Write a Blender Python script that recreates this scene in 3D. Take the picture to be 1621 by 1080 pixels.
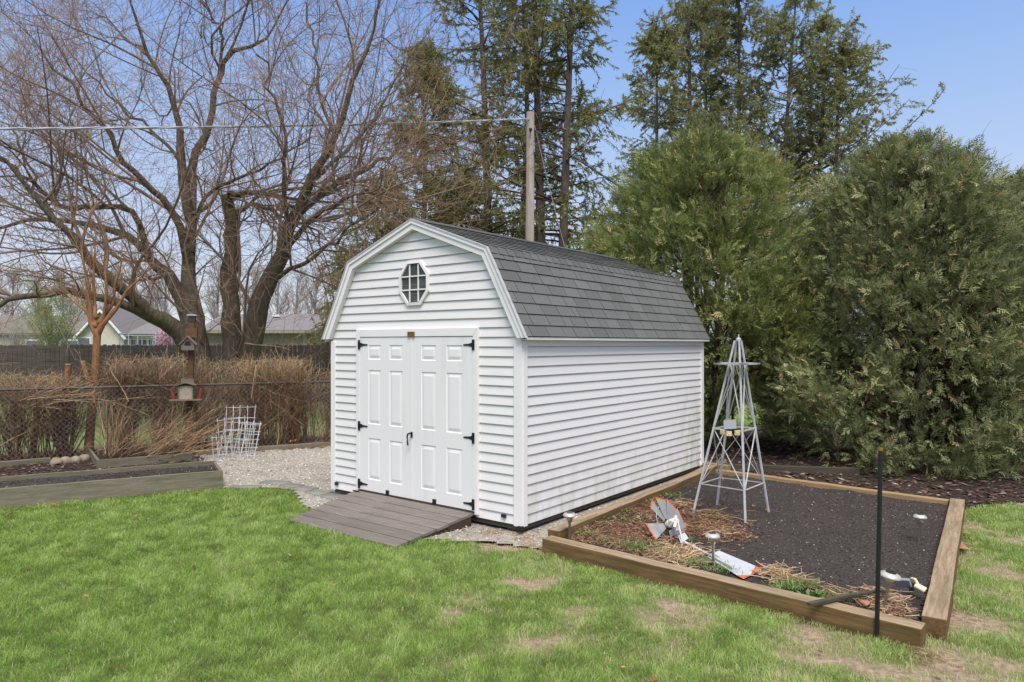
import bpy, math, random
import numpy as np
from math import radians as R, sin, cos, pi
SC = bpy.context.scene
for o in list(bpy.data.objects): bpy.data.objects.remove(o)

# ------------------------------------------------------------------ camera
H = 1.95            # eye height above the lawn
F = 1104.0          # focal length in pixels of the 1621 x 1080 photograph
CX, HY = 810.5, 545.0
cam = bpy.data.objects.new('camera', bpy.data.cameras.new('camera'))
SC.collection.objects.link(cam); SC.camera = cam
cam.location = (0, 0, H); cam.rotation_euler = (pi/2, 0, 0)
cam.data.sensor_width = 36.0; cam.data.lens = 36.0*F/1621.0
cam.data.shift_y = 5.0/1621.0
cam.data.clip_start = 0.05; cam.data.clip_end = 2000

# ------------------------------------------------------------------ sky and sun
SUN_EL, SUN_AZ = R(58), R(174)       # azimuth clockwise from +Y: the sun is high behind the camera
EXPO = 0.35
w = bpy.data.worlds.new('World'); SC.world = w; w.use_nodes = True
nt = w.node_tree; nt.nodes.clear()
def N(nt, typ, **kw):
    n = nt.nodes.new(typ)
    for k, v in kw.items():
        if k.startswith('i_'): n.inputs[k[2:].replace('_', ' ')].default_value = v
        else: setattr(n, k, v)
    return n
out = N(nt, 'ShaderNodeOutputWorld'); bg = N(nt, 'ShaderNodeBackground')
sky = N(nt, 'ShaderNodeTexSky', sky_type='NISHITA', sun_disc=False)
sky.sun_elevation = SUN_EL; sky.sun_rotation = SUN_AZ; sky.air_density = 1.0; sky.dust_density = 1.0; sky.ozone_density = 1.5
SKY_STR = 0.11
tc = N(nt, 'ShaderNodeTexCoord'); sx = N(nt, 'ShaderNodeSeparateXYZ')
nt.links.new(tc.outputs['Generated'], sx.inputs[0])
ramp = N(nt, 'ShaderNodeValToRGB')
nt.links.new(sx.outputs['Z'], ramp.inputs['Fac'])
cr = ramp.color_ramp
SKYC = [(0.0, (.74,.78,.88)), (0.06, (.76,.81,.93)), (.17, (.58,.70,.95)), (.30, (.41,.59,.95)), (.45, (.24,.44,.92)), (.58, (.60,.68,.84)), (.72, (1.0,1.0,1.0))]  # white upper stops lie out of view, added for soft overhead light
while len(cr.elements) < len(SKYC): cr.elements.new(0.5)
for e, (p, c) in zip(cr.elements, SKYC): e.position = p; e.color = (*[q*(2**-EXPO if p < .5 else 1.0) for q in c], 1)
dv = N(nt, 'ShaderNodeVectorMath', operation='SCALE'); dv.inputs['Scale'].default_value = 1.0/SKY_STR
nt.links.new(ramp.outputs['Color'], dv.inputs[0])
# faint high cloud low on the horizon
cn = N(nt, 'ShaderNodeTexNoise'); cn.inputs['Scale'].default_value = 3.0; cn.inputs['Detail'].default_value = 5
mp = N(nt, 'ShaderNodeMapping'); mp.inputs['Scale'].default_value = (1, 1, 5)
nt.links.new(tc.outputs['Generated'], mp.inputs[0]); nt.links.new(mp.outputs[0], cn.inputs['Vector'])
cm = N(nt, 'ShaderNodeMapRange'); cm.inputs['From Min'].default_value = .5; cm.inputs['From Max'].default_value = .75
cm.inputs['To Max'].default_value = .0
nt.links.new(cn.outputs['Fac'], cm.inputs['Value'])
mixs = N(nt, 'ShaderNodeMix', data_type='RGBA'); mixs.inputs[0].default_value = 0.85
nt.links.new(sky.outputs[0], mixs.inputs[6]); nt.links.new(dv.outputs[0], mixs.inputs[7])
mixc = N(nt, 'ShaderNodeMix', data_type='RGBA'); mixc.inputs[7].default_value = (.85/SKY_STR, .87/SKY_STR, .92/SKY_STR, 1)
nt.links.new(cm.outputs[0], mixc.inputs[0]); nt.links.new(mixs.outputs[2], mixc.inputs[6])
nt.links.new(mixc.outputs[2], bg.inputs['Color']); bg.inputs['Strength'].default_value = SKY_STR
nt.links.new(bg.outputs[0], out.inputs[0])
sd = bpy.data.lights.new('sun', 'SUN'); sun = bpy.data.objects.new('sun', sd); SC.collection.objects.link(sun)
sd.energy = 2.9; sd.angle = R(30); sd.color = (1.0, .935, .875)
sun.rotation_euler = (pi/2 - SUN_EL, 0, pi - SUN_AZ + 0.0)
SC.view_settings.view_transform = 'Standard'; SC.view_settings.look = 'None'
SC.view_settings.exposure = EXPO; SC.view_settings.gamma = 1.0; SC.view_settings.use_curve_mapping = False
SC.cycles.max_bounces = 6; SC.cycles.diffuse_bounces = 3; SC.cycles.transparent_max_bounces = 8
SC.cycles.transmission_bounces = 3; SC.cycles.glossy_bounces = 3

# ------------------------------------------------------------------ helpers
rng = np.random.default_rng(7); random.seed(7)
def P(px, py, d):  return np.array([(px-CX)/F*d, d, H-(py-HY)/F*d])
def G(px, py, z=0.0):
    d = F*(H-z)/(py-HY); return np.array([(px-CX)/F*d, d, z])
def tag(o, label=None, cat=None, group=None, kind=None):
    if label: o['label'] = label
    if cat: o['category'] = cat
    if group: o['group'] = group
    if kind: o['kind'] = kind
    return o
def thing(name, label, cat, loc=(0,0,0), rz=0.0, group=None):
    o = bpy.data.objects.new(name, None); SC.collection.objects.link(o)
    o.location = tuple(float(v) for v in loc); o.rotation_euler = (0, 0, rz); o.empty_display_size = .1
    return tag(o, label, cat, group)
def mk(name, V, Fs, mat, parent=None, smooth=False, col=None, loc=None, rot=None):
    """V (n,3); Fs list of int arrays (m,3)/(m,4)/(1,k); one mesh object"""
    V = np.asarray(V, dtype=np.float32).reshape(-1, 3)
    me = bpy.data.meshes.new(name)
    Fs = [np.atleast_2d(np.asarray(f, dtype=np.int32)) for f in Fs if len(f)]
    loops = np.concatenate([f.ravel() for f in Fs]); tot = np.concatenate([np.full(len(f), f.shape[1], np.int32) for f in Fs])
    st = np.concatenate([[0], np.cumsum(tot)[:-1]]).astype(np.int32)
    me.vertices.add(len(V)); me.vertices.foreach_set('co', V.ravel())
    me.loops.add(len(loops)); me.loops.foreach_set('vertex_index', loops)
    me.polygons.add(len(tot)); me.polygons.foreach_set('loop_start', st); me.polygons.foreach_set('loop_total', tot)
    me.polygons.foreach_set('use_smooth', np.full(len(tot), bool(smooth)))
    if col is not None:
        a = me.attributes.new('v', 'FLOAT', 'POINT'); a.data.foreach_set('value', np.asarray(col, np.float32).ravel())
    me.update(calc_edges=True)
    me.materials.append(mat)
    o = bpy.data.objects.new(name, me); SC.collection.objects.link(o)
    if parent is not None: o.parent = parent
    if loc is not None: o.location = tuple(float(v) for v in loc)
    if rot is not None: o.rotation_euler = rot
    return o
class MB:
    """collects simple solids into one mesh"""
    def __init__(s): s.V = []; s.F = []; s.n = 0; s.c = []
    def add(s, V, Fs, c=0.5):
        V = np.asarray(V, float).reshape(-1, 3)
        s.V.append(V)
        for f in Fs:
            for q in np.atleast_2d(np.asarray(f)): s.F.append([int(i)+s.n for i in q])
        s.c.append(np.full(len(V), c)); s.n += len(V); return s
    def box(s, c, size, M=None, c_=0.5, taper=1.0):
        hx, hy, hz = np.array(size)/2
        v = np.array([[x*hx*(taper if z > 0 else 1), y*hy*(taper if z > 0 else 1), z*hz] for z in (-1,1) for y in (-1,1) for x in (-1,1)])
        if M is not None: v = v @ np.asarray(M).T
        return s.add(v+np.array(c), [[0,2,3,1],[4,5,7,6],[0,1,5,4],[2,6,7,3],[0,4,6,2],[1,3,7,5]], c_)
    def bar(s, a, b, w_, h_, up=(0,0,1), c_=0.5):
        a = np.array(a, float); b = np.array(b, float); t = b-a; L = np.linalg.norm(t); t /= L
        u = np.cross(up, t)
        if np.linalg.norm(u) < 1e-3: u = np.cross((1,0,0), t)
        u /= np.linalg.norm(u); n = np.cross(t, u)
        return s.box((a+b)/2, (L, w_, h_), np.stack([t, u, n], 1), c_)
    def tube(s, pts, r, k=8, cap=True, c_=0.5):
        pts = np.array(pts, float); r = np.broadcast_to(np.array(r, float), (len(pts),))
        V, Fq = tubes(pts[None], np.array(r)[None], k)
        fs = [Fq]
        if cap: fs += [[list(range(k))[::-1]], [list(range((len(pts)-1)*k, len(pts)*k))]]
        return s.add(V, fs, c_)
    def lathe(s, prof, c=(0,0,0), k=16, M=None, c_=0.5):
        prof = np.array(prof, float); a = np.arange(k)*2*pi/k
        v = np.stack([prof[:,0,None]*np.cos(a), prof[:,0,None]*np.sin(a), np.repeat(prof[:,1,None], k, 1)], -1).reshape(-1, 3)
        if M is not None: v = v @ np.asarray(M).T
        n = len(prof); i = np.arange(n-1)[:,None]*k; j = np.arange(k)[None]
        f = np.stack([i+j, i+(j+1)%k, i+k+(j+1)%k, i+k+j], -1).reshape(-1, 4)
        return s.add(v+np.array(c), [f, [list(range(k))[::-1]], [list(range((n-1)*k, n*k))]], c_)
    def prism(s, poly, d0, d1, axis='y', c_=0.5):
        """poly: (x,z) outline swept along y (or (x,y) outline swept along z)"""
        poly = np.array(poly, float); n = len(poly)
        if axis == 'y': v = np.concatenate([np.stack([poly[:,0], np.full(n, d), poly[:,1]], 1) for d in (d0, d1)])
        elif axis == 'x': v = np.concatenate([np.stack([np.full(n, d), poly[:,0], poly[:,1]], 1) for d in (d0, d1)])
        else: v = np.concatenate([np.stack([poly[:,0], poly[:,1], np.full(n, d)], 1) for d in (d0, d1)])
        side = [[i, (i+1)%n, n+(i+1)%n, n+i] for i in range(n)]
        return s.add(v, [side, [list(range(n))[::-1]], [list(range(n, 2*n))]], c_)
    def build(s, name, mat, parent=None, smooth=False, **kw):
        by = {}
        for f in s.F: by.setdefault(len(f), []).append(f)
        o = mk(name, np.concatenate(s.V), [np.array(x) for x in by.values()], mat, parent, smooth, col=np.concatenate(s.c), **kw)
        if smooth:
            try: o.data.set_sharp_from_angle(angle=R(40))
            except Exception: pass
        return o
def bevel(o, w_=.004, seg=2):
    m = o.modifiers.new('b', 'BEVEL'); m.width = w_; m.segments = seg; m.limit_method = 'ANGLE'; return o
def tubes(Pn, Rn, k=3):
    """Pn (N,n,3) polylines, Rn (N,n) radii -> verts, quads"""
    Pn = np.asarray(Pn, float); N_, n, _ = Pn.shape
    t = np.gradient(Pn, axis=1) if n > 2 else np.repeat((Pn[:,1:]-Pn[:,:1]), 2, 1)
    t /= np.linalg.norm(t, axis=2, keepdims=True)+1e-9
    m = t.mean(1); ref = np.where(np.abs(m[:,2:3]) > .8, np.array([[1.,0,0]]), np.array([[0,0,1.]]))
    u = np.cross(t, ref[:,None,:]); u /= np.linalg.norm(u, axis=2, keepdims=True)+1e-9
    v = np.cross(t, u); a = np.arange(k)*2*pi/k
    V = Pn[:,:,None,:] + Rn[:,:,None,None]*(np.cos(a)[None,None,:,None]*u[:,:,None,:]+np.sin(a)[None,None,:,None]*v[:,:,None,:])
    b = (np.arange(N_)*n*k)[:,None,None]; i = (np.arange(n-1)*k)[None,:,None]; j = np.arange(k)[None,None]
    f = np.stack([b+i+j, b+i+(j+1)%k, b+i+k+(j+1)%k, b+i+k+j], -1).reshape(-1, 4)
    return V.reshape(-1, 3), f
def unit(a): return a/(np.linalg.norm(a, axis=-1, keepdims=True)+1e-9)
def resample(pts, n):
    pts = np.array(pts, float); m = len(pts)
    pe = np.vstack([2*pts[0]-pts[1], pts, 2*pts[-1]-pts[-2]])
    s = np.linspace(0, m-1, n); i = np.minimum(s.astype(int), m-2); f = (s-i)[:,None]
    p0, p1, p2, p3 = pe[i], pe[i+1], pe[i+2], pe[i+3]
    return .5*((2*p1)+(-p0+p2)*f+(2*p0-5*p1+4*p2-p3)*f**2+(-p0+3*p1-3*p2+p3)*f**3)
def inpoly(x, y, poly):
    poly = np.asarray(poly)[:, :2]; ins = np.zeros(x.shape, bool); n = len(poly)
    for i in range(n):
        x0, y0 = poly[i]; x1, y1 = poly[(i+1)%n]
        if y0 == y1: continue
        c = ((y0 > y) != (y1 > y)) & (x < (x1-x0)*(y-y0)/(y1-y0)+x0)
        ins ^= c
    return ins
_nt = np.random.default_rng(3).random((64, 64))
def noise2(x, y):
    xi = np.floor(x).astype(int); yi = np.floor(y).astype(int); fx = x-xi; fy = y-yi
    fx = fx*fx*(3-2*fx); fy = fy*fy*(3-2*fy)
    g = lambda a, b: _nt[a % 64, b % 64]
    return (g(xi,yi)*(1-fx)+g(xi+1,yi)*fx)*(1-fy)+(g(xi,yi+1)*(1-fx)+g(xi+1,yi+1)*fx)*fy
def fbm(x, y, o=4):
    s = 0; a = .5
    for k in range(o): s = s+a*noise2(x*2**k+17.3*k, y*2**k+5.1*k); a *= .5
    return s
def diamonds(B, D, L, W, Nn):
    """leaf-shaped quads: base, dir, length, width, side vector hint"""
    s = unit(np.cross(D, Nn))*W[:,None]*.5; D = D*L[:,None]
    V = np.stack([B, B+D*.45+s, B+D, B+D*.45-s], 1).reshape(-1, 3)
    return V, np.arange(len(B)*4).reshape(-1, 4)
def rdir(n, r=None): return unit((r or rng).normal(size=(n, 3)))

# ------------------------------------------------------------------ materials
def mat(name, base, rough=.7, noise=None, bump=None, attr=None, scale=(1,1,1), spec=.3, metal=0.0, trans=0.0, coord='Object', dirt=None, rnd=0.0, clump=None):
    """base: colour, or a list of (pos, colour) read by noise=(scale, detail); attr: list of (pos, colour) read by the vertex value v;
    bump=(scale, strength, dist); dirt=(colour, scale, lo, hi); rnd: brightness change per object"""
    m = bpy.data.materials.new(name); m.use_nodes = True; nt = m.node_tree; nt.nodes.clear()
    L = nt.links.new
    o = N(nt, 'ShaderNodeOutputMaterial'); b = N(nt, 'ShaderNodeBsdfPrincipled')
    b.inputs['Roughness'].default_value = rough; b.inputs['Metallic'].default_value = metal
    b.inputs['Specular IOR Level'].default_value = spec
    t = N(nt, 'ShaderNodeTexCoord'); mp = N(nt, 'ShaderNodeMapping'); mp.inputs['Scale'].default_value = scale
    L(t.outputs[coord], mp.inputs[0])
    def nz(s, d=4, r=.6):
        n = N(nt, 'ShaderNodeTexNoise'); n.inputs['Scale'].default_value = s; n.inputs['Detail'].default_value = d
        n.inputs['Roughness'].default_value = r; L(mp.outputs[0], n.inputs['Vector']); return n.outputs['Fac']
    def rp(src, st):
        r = N(nt, 'ShaderNodeValToRGB'); L(src, r.inputs[0]); c = r.color_ramp
        while len(c.elements) < len(st): c.elements.new(.5)
        for e, (p, q) in zip(c.elements, st): e.position = p; e.color = (*q, 1)
        return r.outputs[0]
    def mul(c, val, lo, hi):
        mr = N(nt, 'ShaderNodeMapRange'); mr.inputs['To Min'].default_value = lo; mr.inputs['To Max'].default_value = hi; L(val, mr.inputs[0])
        v = N(nt, 'ShaderNodeVectorMath', operation='SCALE'); L(c, v.inputs[0]); L(mr.outputs[0], v.inputs['Scale']); return v.outputs[0]
    if attr:
        at = N(nt, 'ShaderNodeAttribute', attribute_name='v'); c = rp(at.outputs['Fac'], attr)
        if noise: c = mul(c, nz(*noise), .72, 1.28)
    elif noise: c = rp(nz(*noise), base)
    else:
        rgb = N(nt, 'ShaderNodeRGB'); rgb.outputs[0].default_value = (*base, 1); c = rgb.outputs[0]
    if rnd:
        oi = N(nt, 'ShaderNodeObjectInfo'); c = mul(c, oi.outputs['Random'], 1-rnd, 1+rnd)
    if clump: c = mul(c, nz(clump[0], 3), clump[1], clump[2])
    if dirt:
        dc, ds, lo, hi = dirt; mr = N(nt, 'ShaderNodeMapRange'); mr.inputs['From Min'].default_value = lo; mr.inputs['From Max'].default_value = hi
        L(nz(ds, 5, .65), mr.inputs[0]); mx = N(nt, 'ShaderNodeMix', data_type='RGBA'); L(mr.outputs[0], mx.inputs[0])
        L(c, mx.inputs[6]); mx.inputs[7].default_value = (*dc, 1); c = mx.outputs[2]
    L(c, b.inputs['Base Color'])
    if bump:
        bp = N(nt, 'ShaderNodeBump'); bp.inputs['Strength'].default_value = bump[1]; bp.inputs['Distance'].default_value = bump[2]
        L(nz(bump[0], 5, .65), bp.inputs['Height']); L(bp.outputs[0], b.inputs['Normal'])
    if trans:
        tr = N(nt, 'ShaderNodeBsdfTranslucent'); L(c, tr.inputs['Color']); ms = N(nt, 'ShaderNodeMixShader'); ms.inputs[0].default_value = trans
        L(b.outputs[0], ms.inputs[1]); L(tr.outputs[0], ms.inputs[2]); L(ms.outputs[0], o.inputs[0])
    else: L(b.outputs[0], o.inputs[0])
    return m
def wood(name, lo, hi, dirt=None, s=1.0, rnd=.12, rough=.85, bumpd=.003):
    return mat(name, [(.30, lo), (.5, tuple((a+b)/2 for a, b in zip(lo, hi))), (.70, hi)], rough, noise=(2.8*s, 12, .8), scale=(1, 13, 13),
               bump=(14*s, .6, bumpd), dirt=dirt, rnd=rnd)
M = {}
M['vinyl'] = mat('white_vinyl', (.80,.775,.757), .5, scale=(1,1,6), bump=(40,.12,.002), dirt=((.60,.60,.57), 1.6, .56, .85))
M['vinyl_side'] = None
M['trim'] = mat('white_trim', (.815,.79,.775), .45, dirt=((.66,.66,.64), 3, .55, .9))
M['door'] = mat('door_paint', (.80,.785,.77), .5, scale=(14,14,1.2), bump=(9,.22,.002), dirt=((.66,.65,.62), .5, .55, .9))
M['black'] = mat('black_iron', (.012,.012,.012), .5, spec=.4)
M['glass'] = mat('dark_glass', (.05,.055,.05), .35, spec=.35, dirt=((.12,.125,.12), 5, .45, .8))
M['lap_shade_grime'] = mat('lap_shadow_grime', [(.3,(.22,.195,.18)),(.7,(.34,.31,.29))], .95, noise=(3,4))  # thin strips paint each lap's shadow line, with some joint dirt
M['shingle'] = mat('grey_shingle', None, .95, attr=[(0,(.02,.02,.02)),(.08,(.03,.03,.03)),(.12,(.108,.109,.106)),(.5,(.130,.132,.129)),(1,(.152,.154,.150))], noise=(120,2,.6), bump=(260,.7,.003), clump=(1.2,.9,1.1))
M['shingle_cap'] = M['shingle']
M['brass'] = mat('brass', [(.35,(.12,.07,.02)),(.65,(.38,.24,.08))], .45, noise=(60,3), metal=.5)
M['timber'] = wood('bed_timber', (.12,.08,.045), (.47,.355,.24), dirt=((.15,.125,.07), 1.2, .48, .70))
M['timber_dark'] = wood('old_timber', (.045,.038,.03), (.12,.10,.075), dirt=((.03,.035,.015), 2, .5, .8))
M['timber_yellow'] = wood('yellow_timber', (.20,.13,.06), (.40,.28,.15))
M['planter'] = wood('planter_board', (.10,.088,.062), (.27,.235,.175), dirt=((.11,.12,.06), 1.5, .45, .75), s=1.8)
M['deck'] = wood('deck_board', (.085,.073,.062), (.26,.225,.195), dirt=((.12,.06,.03), 1.2, .58, .8), rough=.6)
M['ramp_side'] = wood('ramp_side', (.03,.02,.013), (.09,.06,.04))
M['post'] = wood('post_wood', (.055,.03,.014), (.17,.10,.05), s=1)
M['feeder'] = wood('feeder_wood', (.10,.075,.055), (.24,.19,.15), s=3)
M['fence_wood'] = wood('fence_picket', (.04,.033,.029), (.12,.10,.088), dirt=((.02,.022,.014), 1, .5, .8), rnd=.2)
M['rail'] = mat('fence_rail', (.10,.095,.09), .6, metal=.3)
M['galv'] = mat('galvanised', [(.3,(.39,.39,.39)),(.7,(.54,.54,.54))], .55, noise=(14,4), metal=.15)
M['galv_dark'] = mat('dull_wire', (.27,.26,.25), .6, metal=.4)
M['white_wire'] = mat('white_wire', [(.35,(.34,.35,.36)),(.6,(.62,.65,.68))], .5, noise=(9,4))
M['steel'] = mat('stainless', (.55,.54,.52), .28, metal=.9)
M['cap'] = mat('lamp_cap', (.55,.52,.48), .35, metal=.45)
M['panel'] = mat('solar_cell', (.03,.03,.035), .2, spec=.6)
M['panel_grey'] = mat('solar_panel_grey', (.22,.23,.26), .25, spec=.6)
M['cream'] = mat('yellowed_plastic', [(.3,(.46,.34,.13)),(.7,(.66,.55,.30))], .45, noise=(20,3))
M['cream_pale'] = mat('pale_plastic', [(.3,(.66,.60,.38)),(.7,(.74,.69,.50))], .45, noise=(12,3))
M['rust'] = mat('rusty_spot', (.30,.12,.03), .7)
M['orange'] = mat('orange_paint', [(.3,(.46,.10,.035)),(.7,(.62,.16,.055))], .5, noise=(30,3))
M['tin'] = mat('tin_sheet', [(.3,(.24,.245,.25)),(.7,(.33,.335,.34))], .6, noise=(5,3), metal=.1)
M['tin_white'] = mat('pale_sheet', [(.3,(.48,.50,.55)),(.7,(.58,.60,.65))], .4, noise=(4,3), metal=.1)
M['ivory'] = mat('ivory_plastic', (.66,.62,.54), .4)
M['concrete'] = mat('concrete', [(.3,(.13,.12,.105)),(.7,(.26,.25,.22))], .95, noise=(6,6), bump=(25,.5,.01), rnd=.15)
M['tan_stone'] = mat('tan_stone', [(.3,(.17,.14,.10)),(.7,(.34,.29,.22))], .95, noise=(6,6), bump=(25,.5,.01), rnd=.15)
M['paver'] = mat('paver', [(.3,(.13,.135,.115)),(.7,(.27,.27,.24))], .95, noise=(5,6), bump=(30,.5,.01), rnd=.15)
M['bark'] = mat('grey_bark', [(.3,(.05,.038,.030)),(.5,(.12,.09,.07)),(.7,(.20,.155,.12))], .95, noise=(7,8,.7), scale=(2.2,2.2,.5), bump=(9,1.0,.06), dirt=((.12,.12,.055), .8, .5, .7))
M['twig'] = mat('twig_bark', None, .9, attr=[(0,(.16,.125,.098)),(.5,(.25,.172,.122)),(1,(.35,.22,.145))])
M['bark_spruce'] = mat('spruce_bark', [(.3,(.05,.038,.032)),(.5,(.10,.078,.066)),(.7,(.17,.135,.115))], .95, noise=(5,8,.7), scale=(2,2,.7), bump=(8,1,.05))
M['pole'] = mat('weathered_pole', [(.3,(.25,.205,.175)),(.7,(.52,.46,.42))], .9, noise=(4,8,.7), scale=(4,4,.25), bump=(8,.5,.02))
M['orange_bark'] = mat('cinnamon_bark', [(.3,(.14,.065,.03)),(.55,(.29,.145,.065)),(.75,(.42,.24,.12))], .9, noise=(5,6,.7), scale=(3,3,1), bump=(12,.6,.02))
M['cutwood'] = mat('cut_wood', (.50,.36,.20), .8)
M['needles'] = mat('spruce_needles', None, .7, attr=[(0,(.12,.13,.06)),(.45,(.26,.27,.11)),(.8,(.44,.42,.15)),(1,(.38,.28,.18))], trans=.5)
M['needles_far'] = mat('spruce_needles_far', None, .7, attr=[(0,(.16,.17,.09)),(.45,(.29,.30,.13)),(.8,(.44,.43,.19)),(1,(.50,.40,.25))], trans=.5)
M['cedar'] = mat('cedar_sprays', None, .6, attr=[(0,(.045,.065,.024)),(.35,(.16,.20,.062)),(.7,(.33,.36,.115)),(.9,(.52,.51,.21)),(1,(.60,.42,.24))], trans=.25)
M['cedar_blue'] = mat('cedar_sprays_grey', None, .6, attr=[(0,(.045,.06,.03)),(.35,(.155,.18,.075)),(.7,(.30,.325,.14)),(.9,(.48,.47,.24)),(1,(.56,.40,.24))], trans=.25)
M['inner'] = mat('inner_twig', (.035,.024,.017), .95)
M['grass'] = mat('grass_blade', None, .55, attr=[(0,(.095,.16,.032)),(.35,(.25,.38,.075)),(.65,(.40,.54,.15)),(.85,(.57,.65,.30)),(1,(.70,.60,.38))], trans=.4, spec=.35)
M['straw'] = mat('straw', None, .8, attr=[(0,(.11,.052,.03)),(.5,(.27,.155,.088)),(1,(.56,.42,.26))])
M['brush'] = mat('brush_twigs', None, .9, attr=[(0,(.05,.028,.019)),(.5,(.165,.092,.053)),(1,(.50,.35,.205))])
M['weed'] = mat('weed_leaf', None, .6, attr=[(0,(.07,.14,.03)),(1,(.22,.34,.10))], trans=.3)
M['bud'] = mat('green_buds', None, .6, attr=[(0,(.16,.23,.05)),(1,(.34,.42,.12))], trans=.4)
M['pink'] = mat('pink_petals', None, .6, attr=[(0,(.55,.30,.42)),(1,(.85,.66,.75))], trans=.3)
M['leafb'] = mat('fallen_leaf', [(.3,(.26,.10,.04)),(.7,(.50,.27,.15))], .8, noise=(14,3), rnd=.25, trans=.1)
M['cable'] = mat('pale_cable', (.42,.43,.46), .5)
M['cable_dark'] = mat('dark_cable', (.06,.06,.065), .6)
M['red'] = mat('red_plastic', (.22,.04,.02), .7)
M['far_wall'] = mat('beige_wall', [(.3,(.30,.27,.23)),(.7,(.38,.34,.30))], .9, noise=(1.5,4))
M['far_cream'] = mat('cream_wall', (.55,.50,.43), .8)
M['far_white'] = mat('white_wall', (.74,.75,.77), .8)
M['far_roof'] = mat('grey_roof', [(.3,(.145,.135,.14)),(.7,(.235,.22,.225))], .9, noise=(6,6), scale=(1,1,6))
M['far_roof_brown'] = mat('brown_roof', [(.3,(.13,.11,.095)),(.7,(.22,.19,.165))], .9, noise=(5,6))
M['far_stone'] = mat('stone_wall', [(.3,(.20,.165,.13)),(.7,(.36,.31,.26))], .9, noise=(9,6))
M['brick'] = mat('red_brick', [(.3,(.25,.08,.055)),(.7,(.38,.15,.11))], .9, noise=(12,4))
M['window'] = mat('window_glass', (.12,.13,.15), .3, spec=.4)
M['net'] = mat('blue_net', (.20,.23,.30), .7)
M['far_twig'] = mat('far_twigs', None, .9, attr=[(0,(.20,.18,.18)),(1,(.34,.30,.30))])
# ------------------------------------------------------------------ layout of the ground
S0 = np.array([.10, 7.11]); UX = np.array([.789, -.614]); UY = np.array([.614, .789]); SRZ = math.atan2(-.614, .789)
def shed_pt(x, y): return S0+UX*x+UY*y
SW, SL = 3.05, 4.60
shed_poly = [shed_pt(-SW, 0), shed_pt(0, 0), shed_pt(0, SL), shed_pt(-SW, SL)]
BA, BB, BC, BD = np.array([.28,6.50]), np.array([2.60,4.43]), np.array([5.27,8.12]), np.array([2.92,10.35])   # garden bed corners
bed_poly = [BA, BB, BC, BD]
ramp_poly = [shed_pt(-2.53, 0), shed_pt(-.62, 0), np.array([-1.12,6.66]), np.array([-2.48,7.69])]
PF = np.array([-3.91, 9.44]); PD = np.array([-.875, -.484]); PN = np.array([-.484, .875])     # long planter
plant_poly = [PF, PF+PN*.9, PF+PN*.9+PD*5, PF+PD*5]
gravel_poly = [(-3.95,9.40), (-3.45,9.45), (-2.95,9.35), (-2.72,8.85), (-2.62,8.62), (-2.45,8.3), (-.9,6.95), (-.05,6.80), (.25,6.62), (.50,6.85),
               (2.85,10.30), (3.6,11.6), (3.0,14.5), (0,15.4), (-3.6,13.52), (-5.75,12.35), (-5.45,11.7), (-4.4,10.3)]
mulch_right_poly = [(2.8,10.2), (5.27,8.2), (5.9,8.5), (6.9,8.7), (8.5,8.4), (14,8.0), (16,12), (14,15.2), (8,15.2), (3.4,14.6), (3.2,11.5)]
mulch_left_poly = [PF+PD*5+PN*.8, PF+PN*.85, (-5.2,11.75), (-5.6,12.35), (-8.4,11.1), (-12,9.2), (-12,6)]
dirt_ell = []     # (x, y, rx, ry, strength): worn patches on the lawn
for (px, py, wx, wy, s) in [(835,925,38,9,1),(790,958,45,12,.9),(740,945,26,12,.8),(850,1020,55,14,.7),(700,975,24,9,.7),(905,965,30,8,.6),(1005,985,38,8,.6),(1090,960,55,8,.7),
        (1497,980,36,50,1.2),(1480,1045,26,10,.6),(1525,880,26,28,1.0),(1330,1008,90,8,.8),(1110,930,90,7,.8),(820,862,50,13,1.2),(770,838,30,8,1.2),(1310,1050,60,12,.6),
        (1590,1000,40,26,.8),(1590,795,60,9,1.3),(1540,830,18,14,.9),(1390,1066,60,9,.7),(620,965,14,4,.5),(970,900,60,7,.6),(1000,1040,40,9,.5),(1560,930,22,10,.6)]:
    g0 = G(px-wx, py); g1 = G(px+wx, py); ga = G(px, py-wy); gb = G(px, py+wy)
    dirt_ell.append(((g0[0]+g1[0])/2, (ga[1]+gb[1])/2, (g1[0]-g0[0])/2, (ga[1]-gb[1])/2, s))
def bareness(x, y):
    b = np.zeros_like(x); x0_, y0_ = x, y; x = x+.35*(fbm(x0_*5, y0_*5, 3)-.45); y = y+.30*(fbm(y0_*5+7, x0_*5, 3)-.45)
    for cx, cy, rx, ry, s in dirt_ell:
        d = ((x-cx)/rx)**2+((y-cy)/ry)**2
        b = np.maximum(b, s*np.exp(-d*.9))
    n = fbm(x*3.1, y*3.1, 4)
    b = b*np.clip((n-.30)*4.2, 0, 1.35)
    right = 1/(1+np.exp(-(x-.2+.25*(6-y))*2.2))
    b = b+np.clip((fbm(x*2.6+9, y*2.6+3, 5)-.52)*3.6, 0, 1)*right*.8
    return np.clip(b, 0, 1.2)

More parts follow.
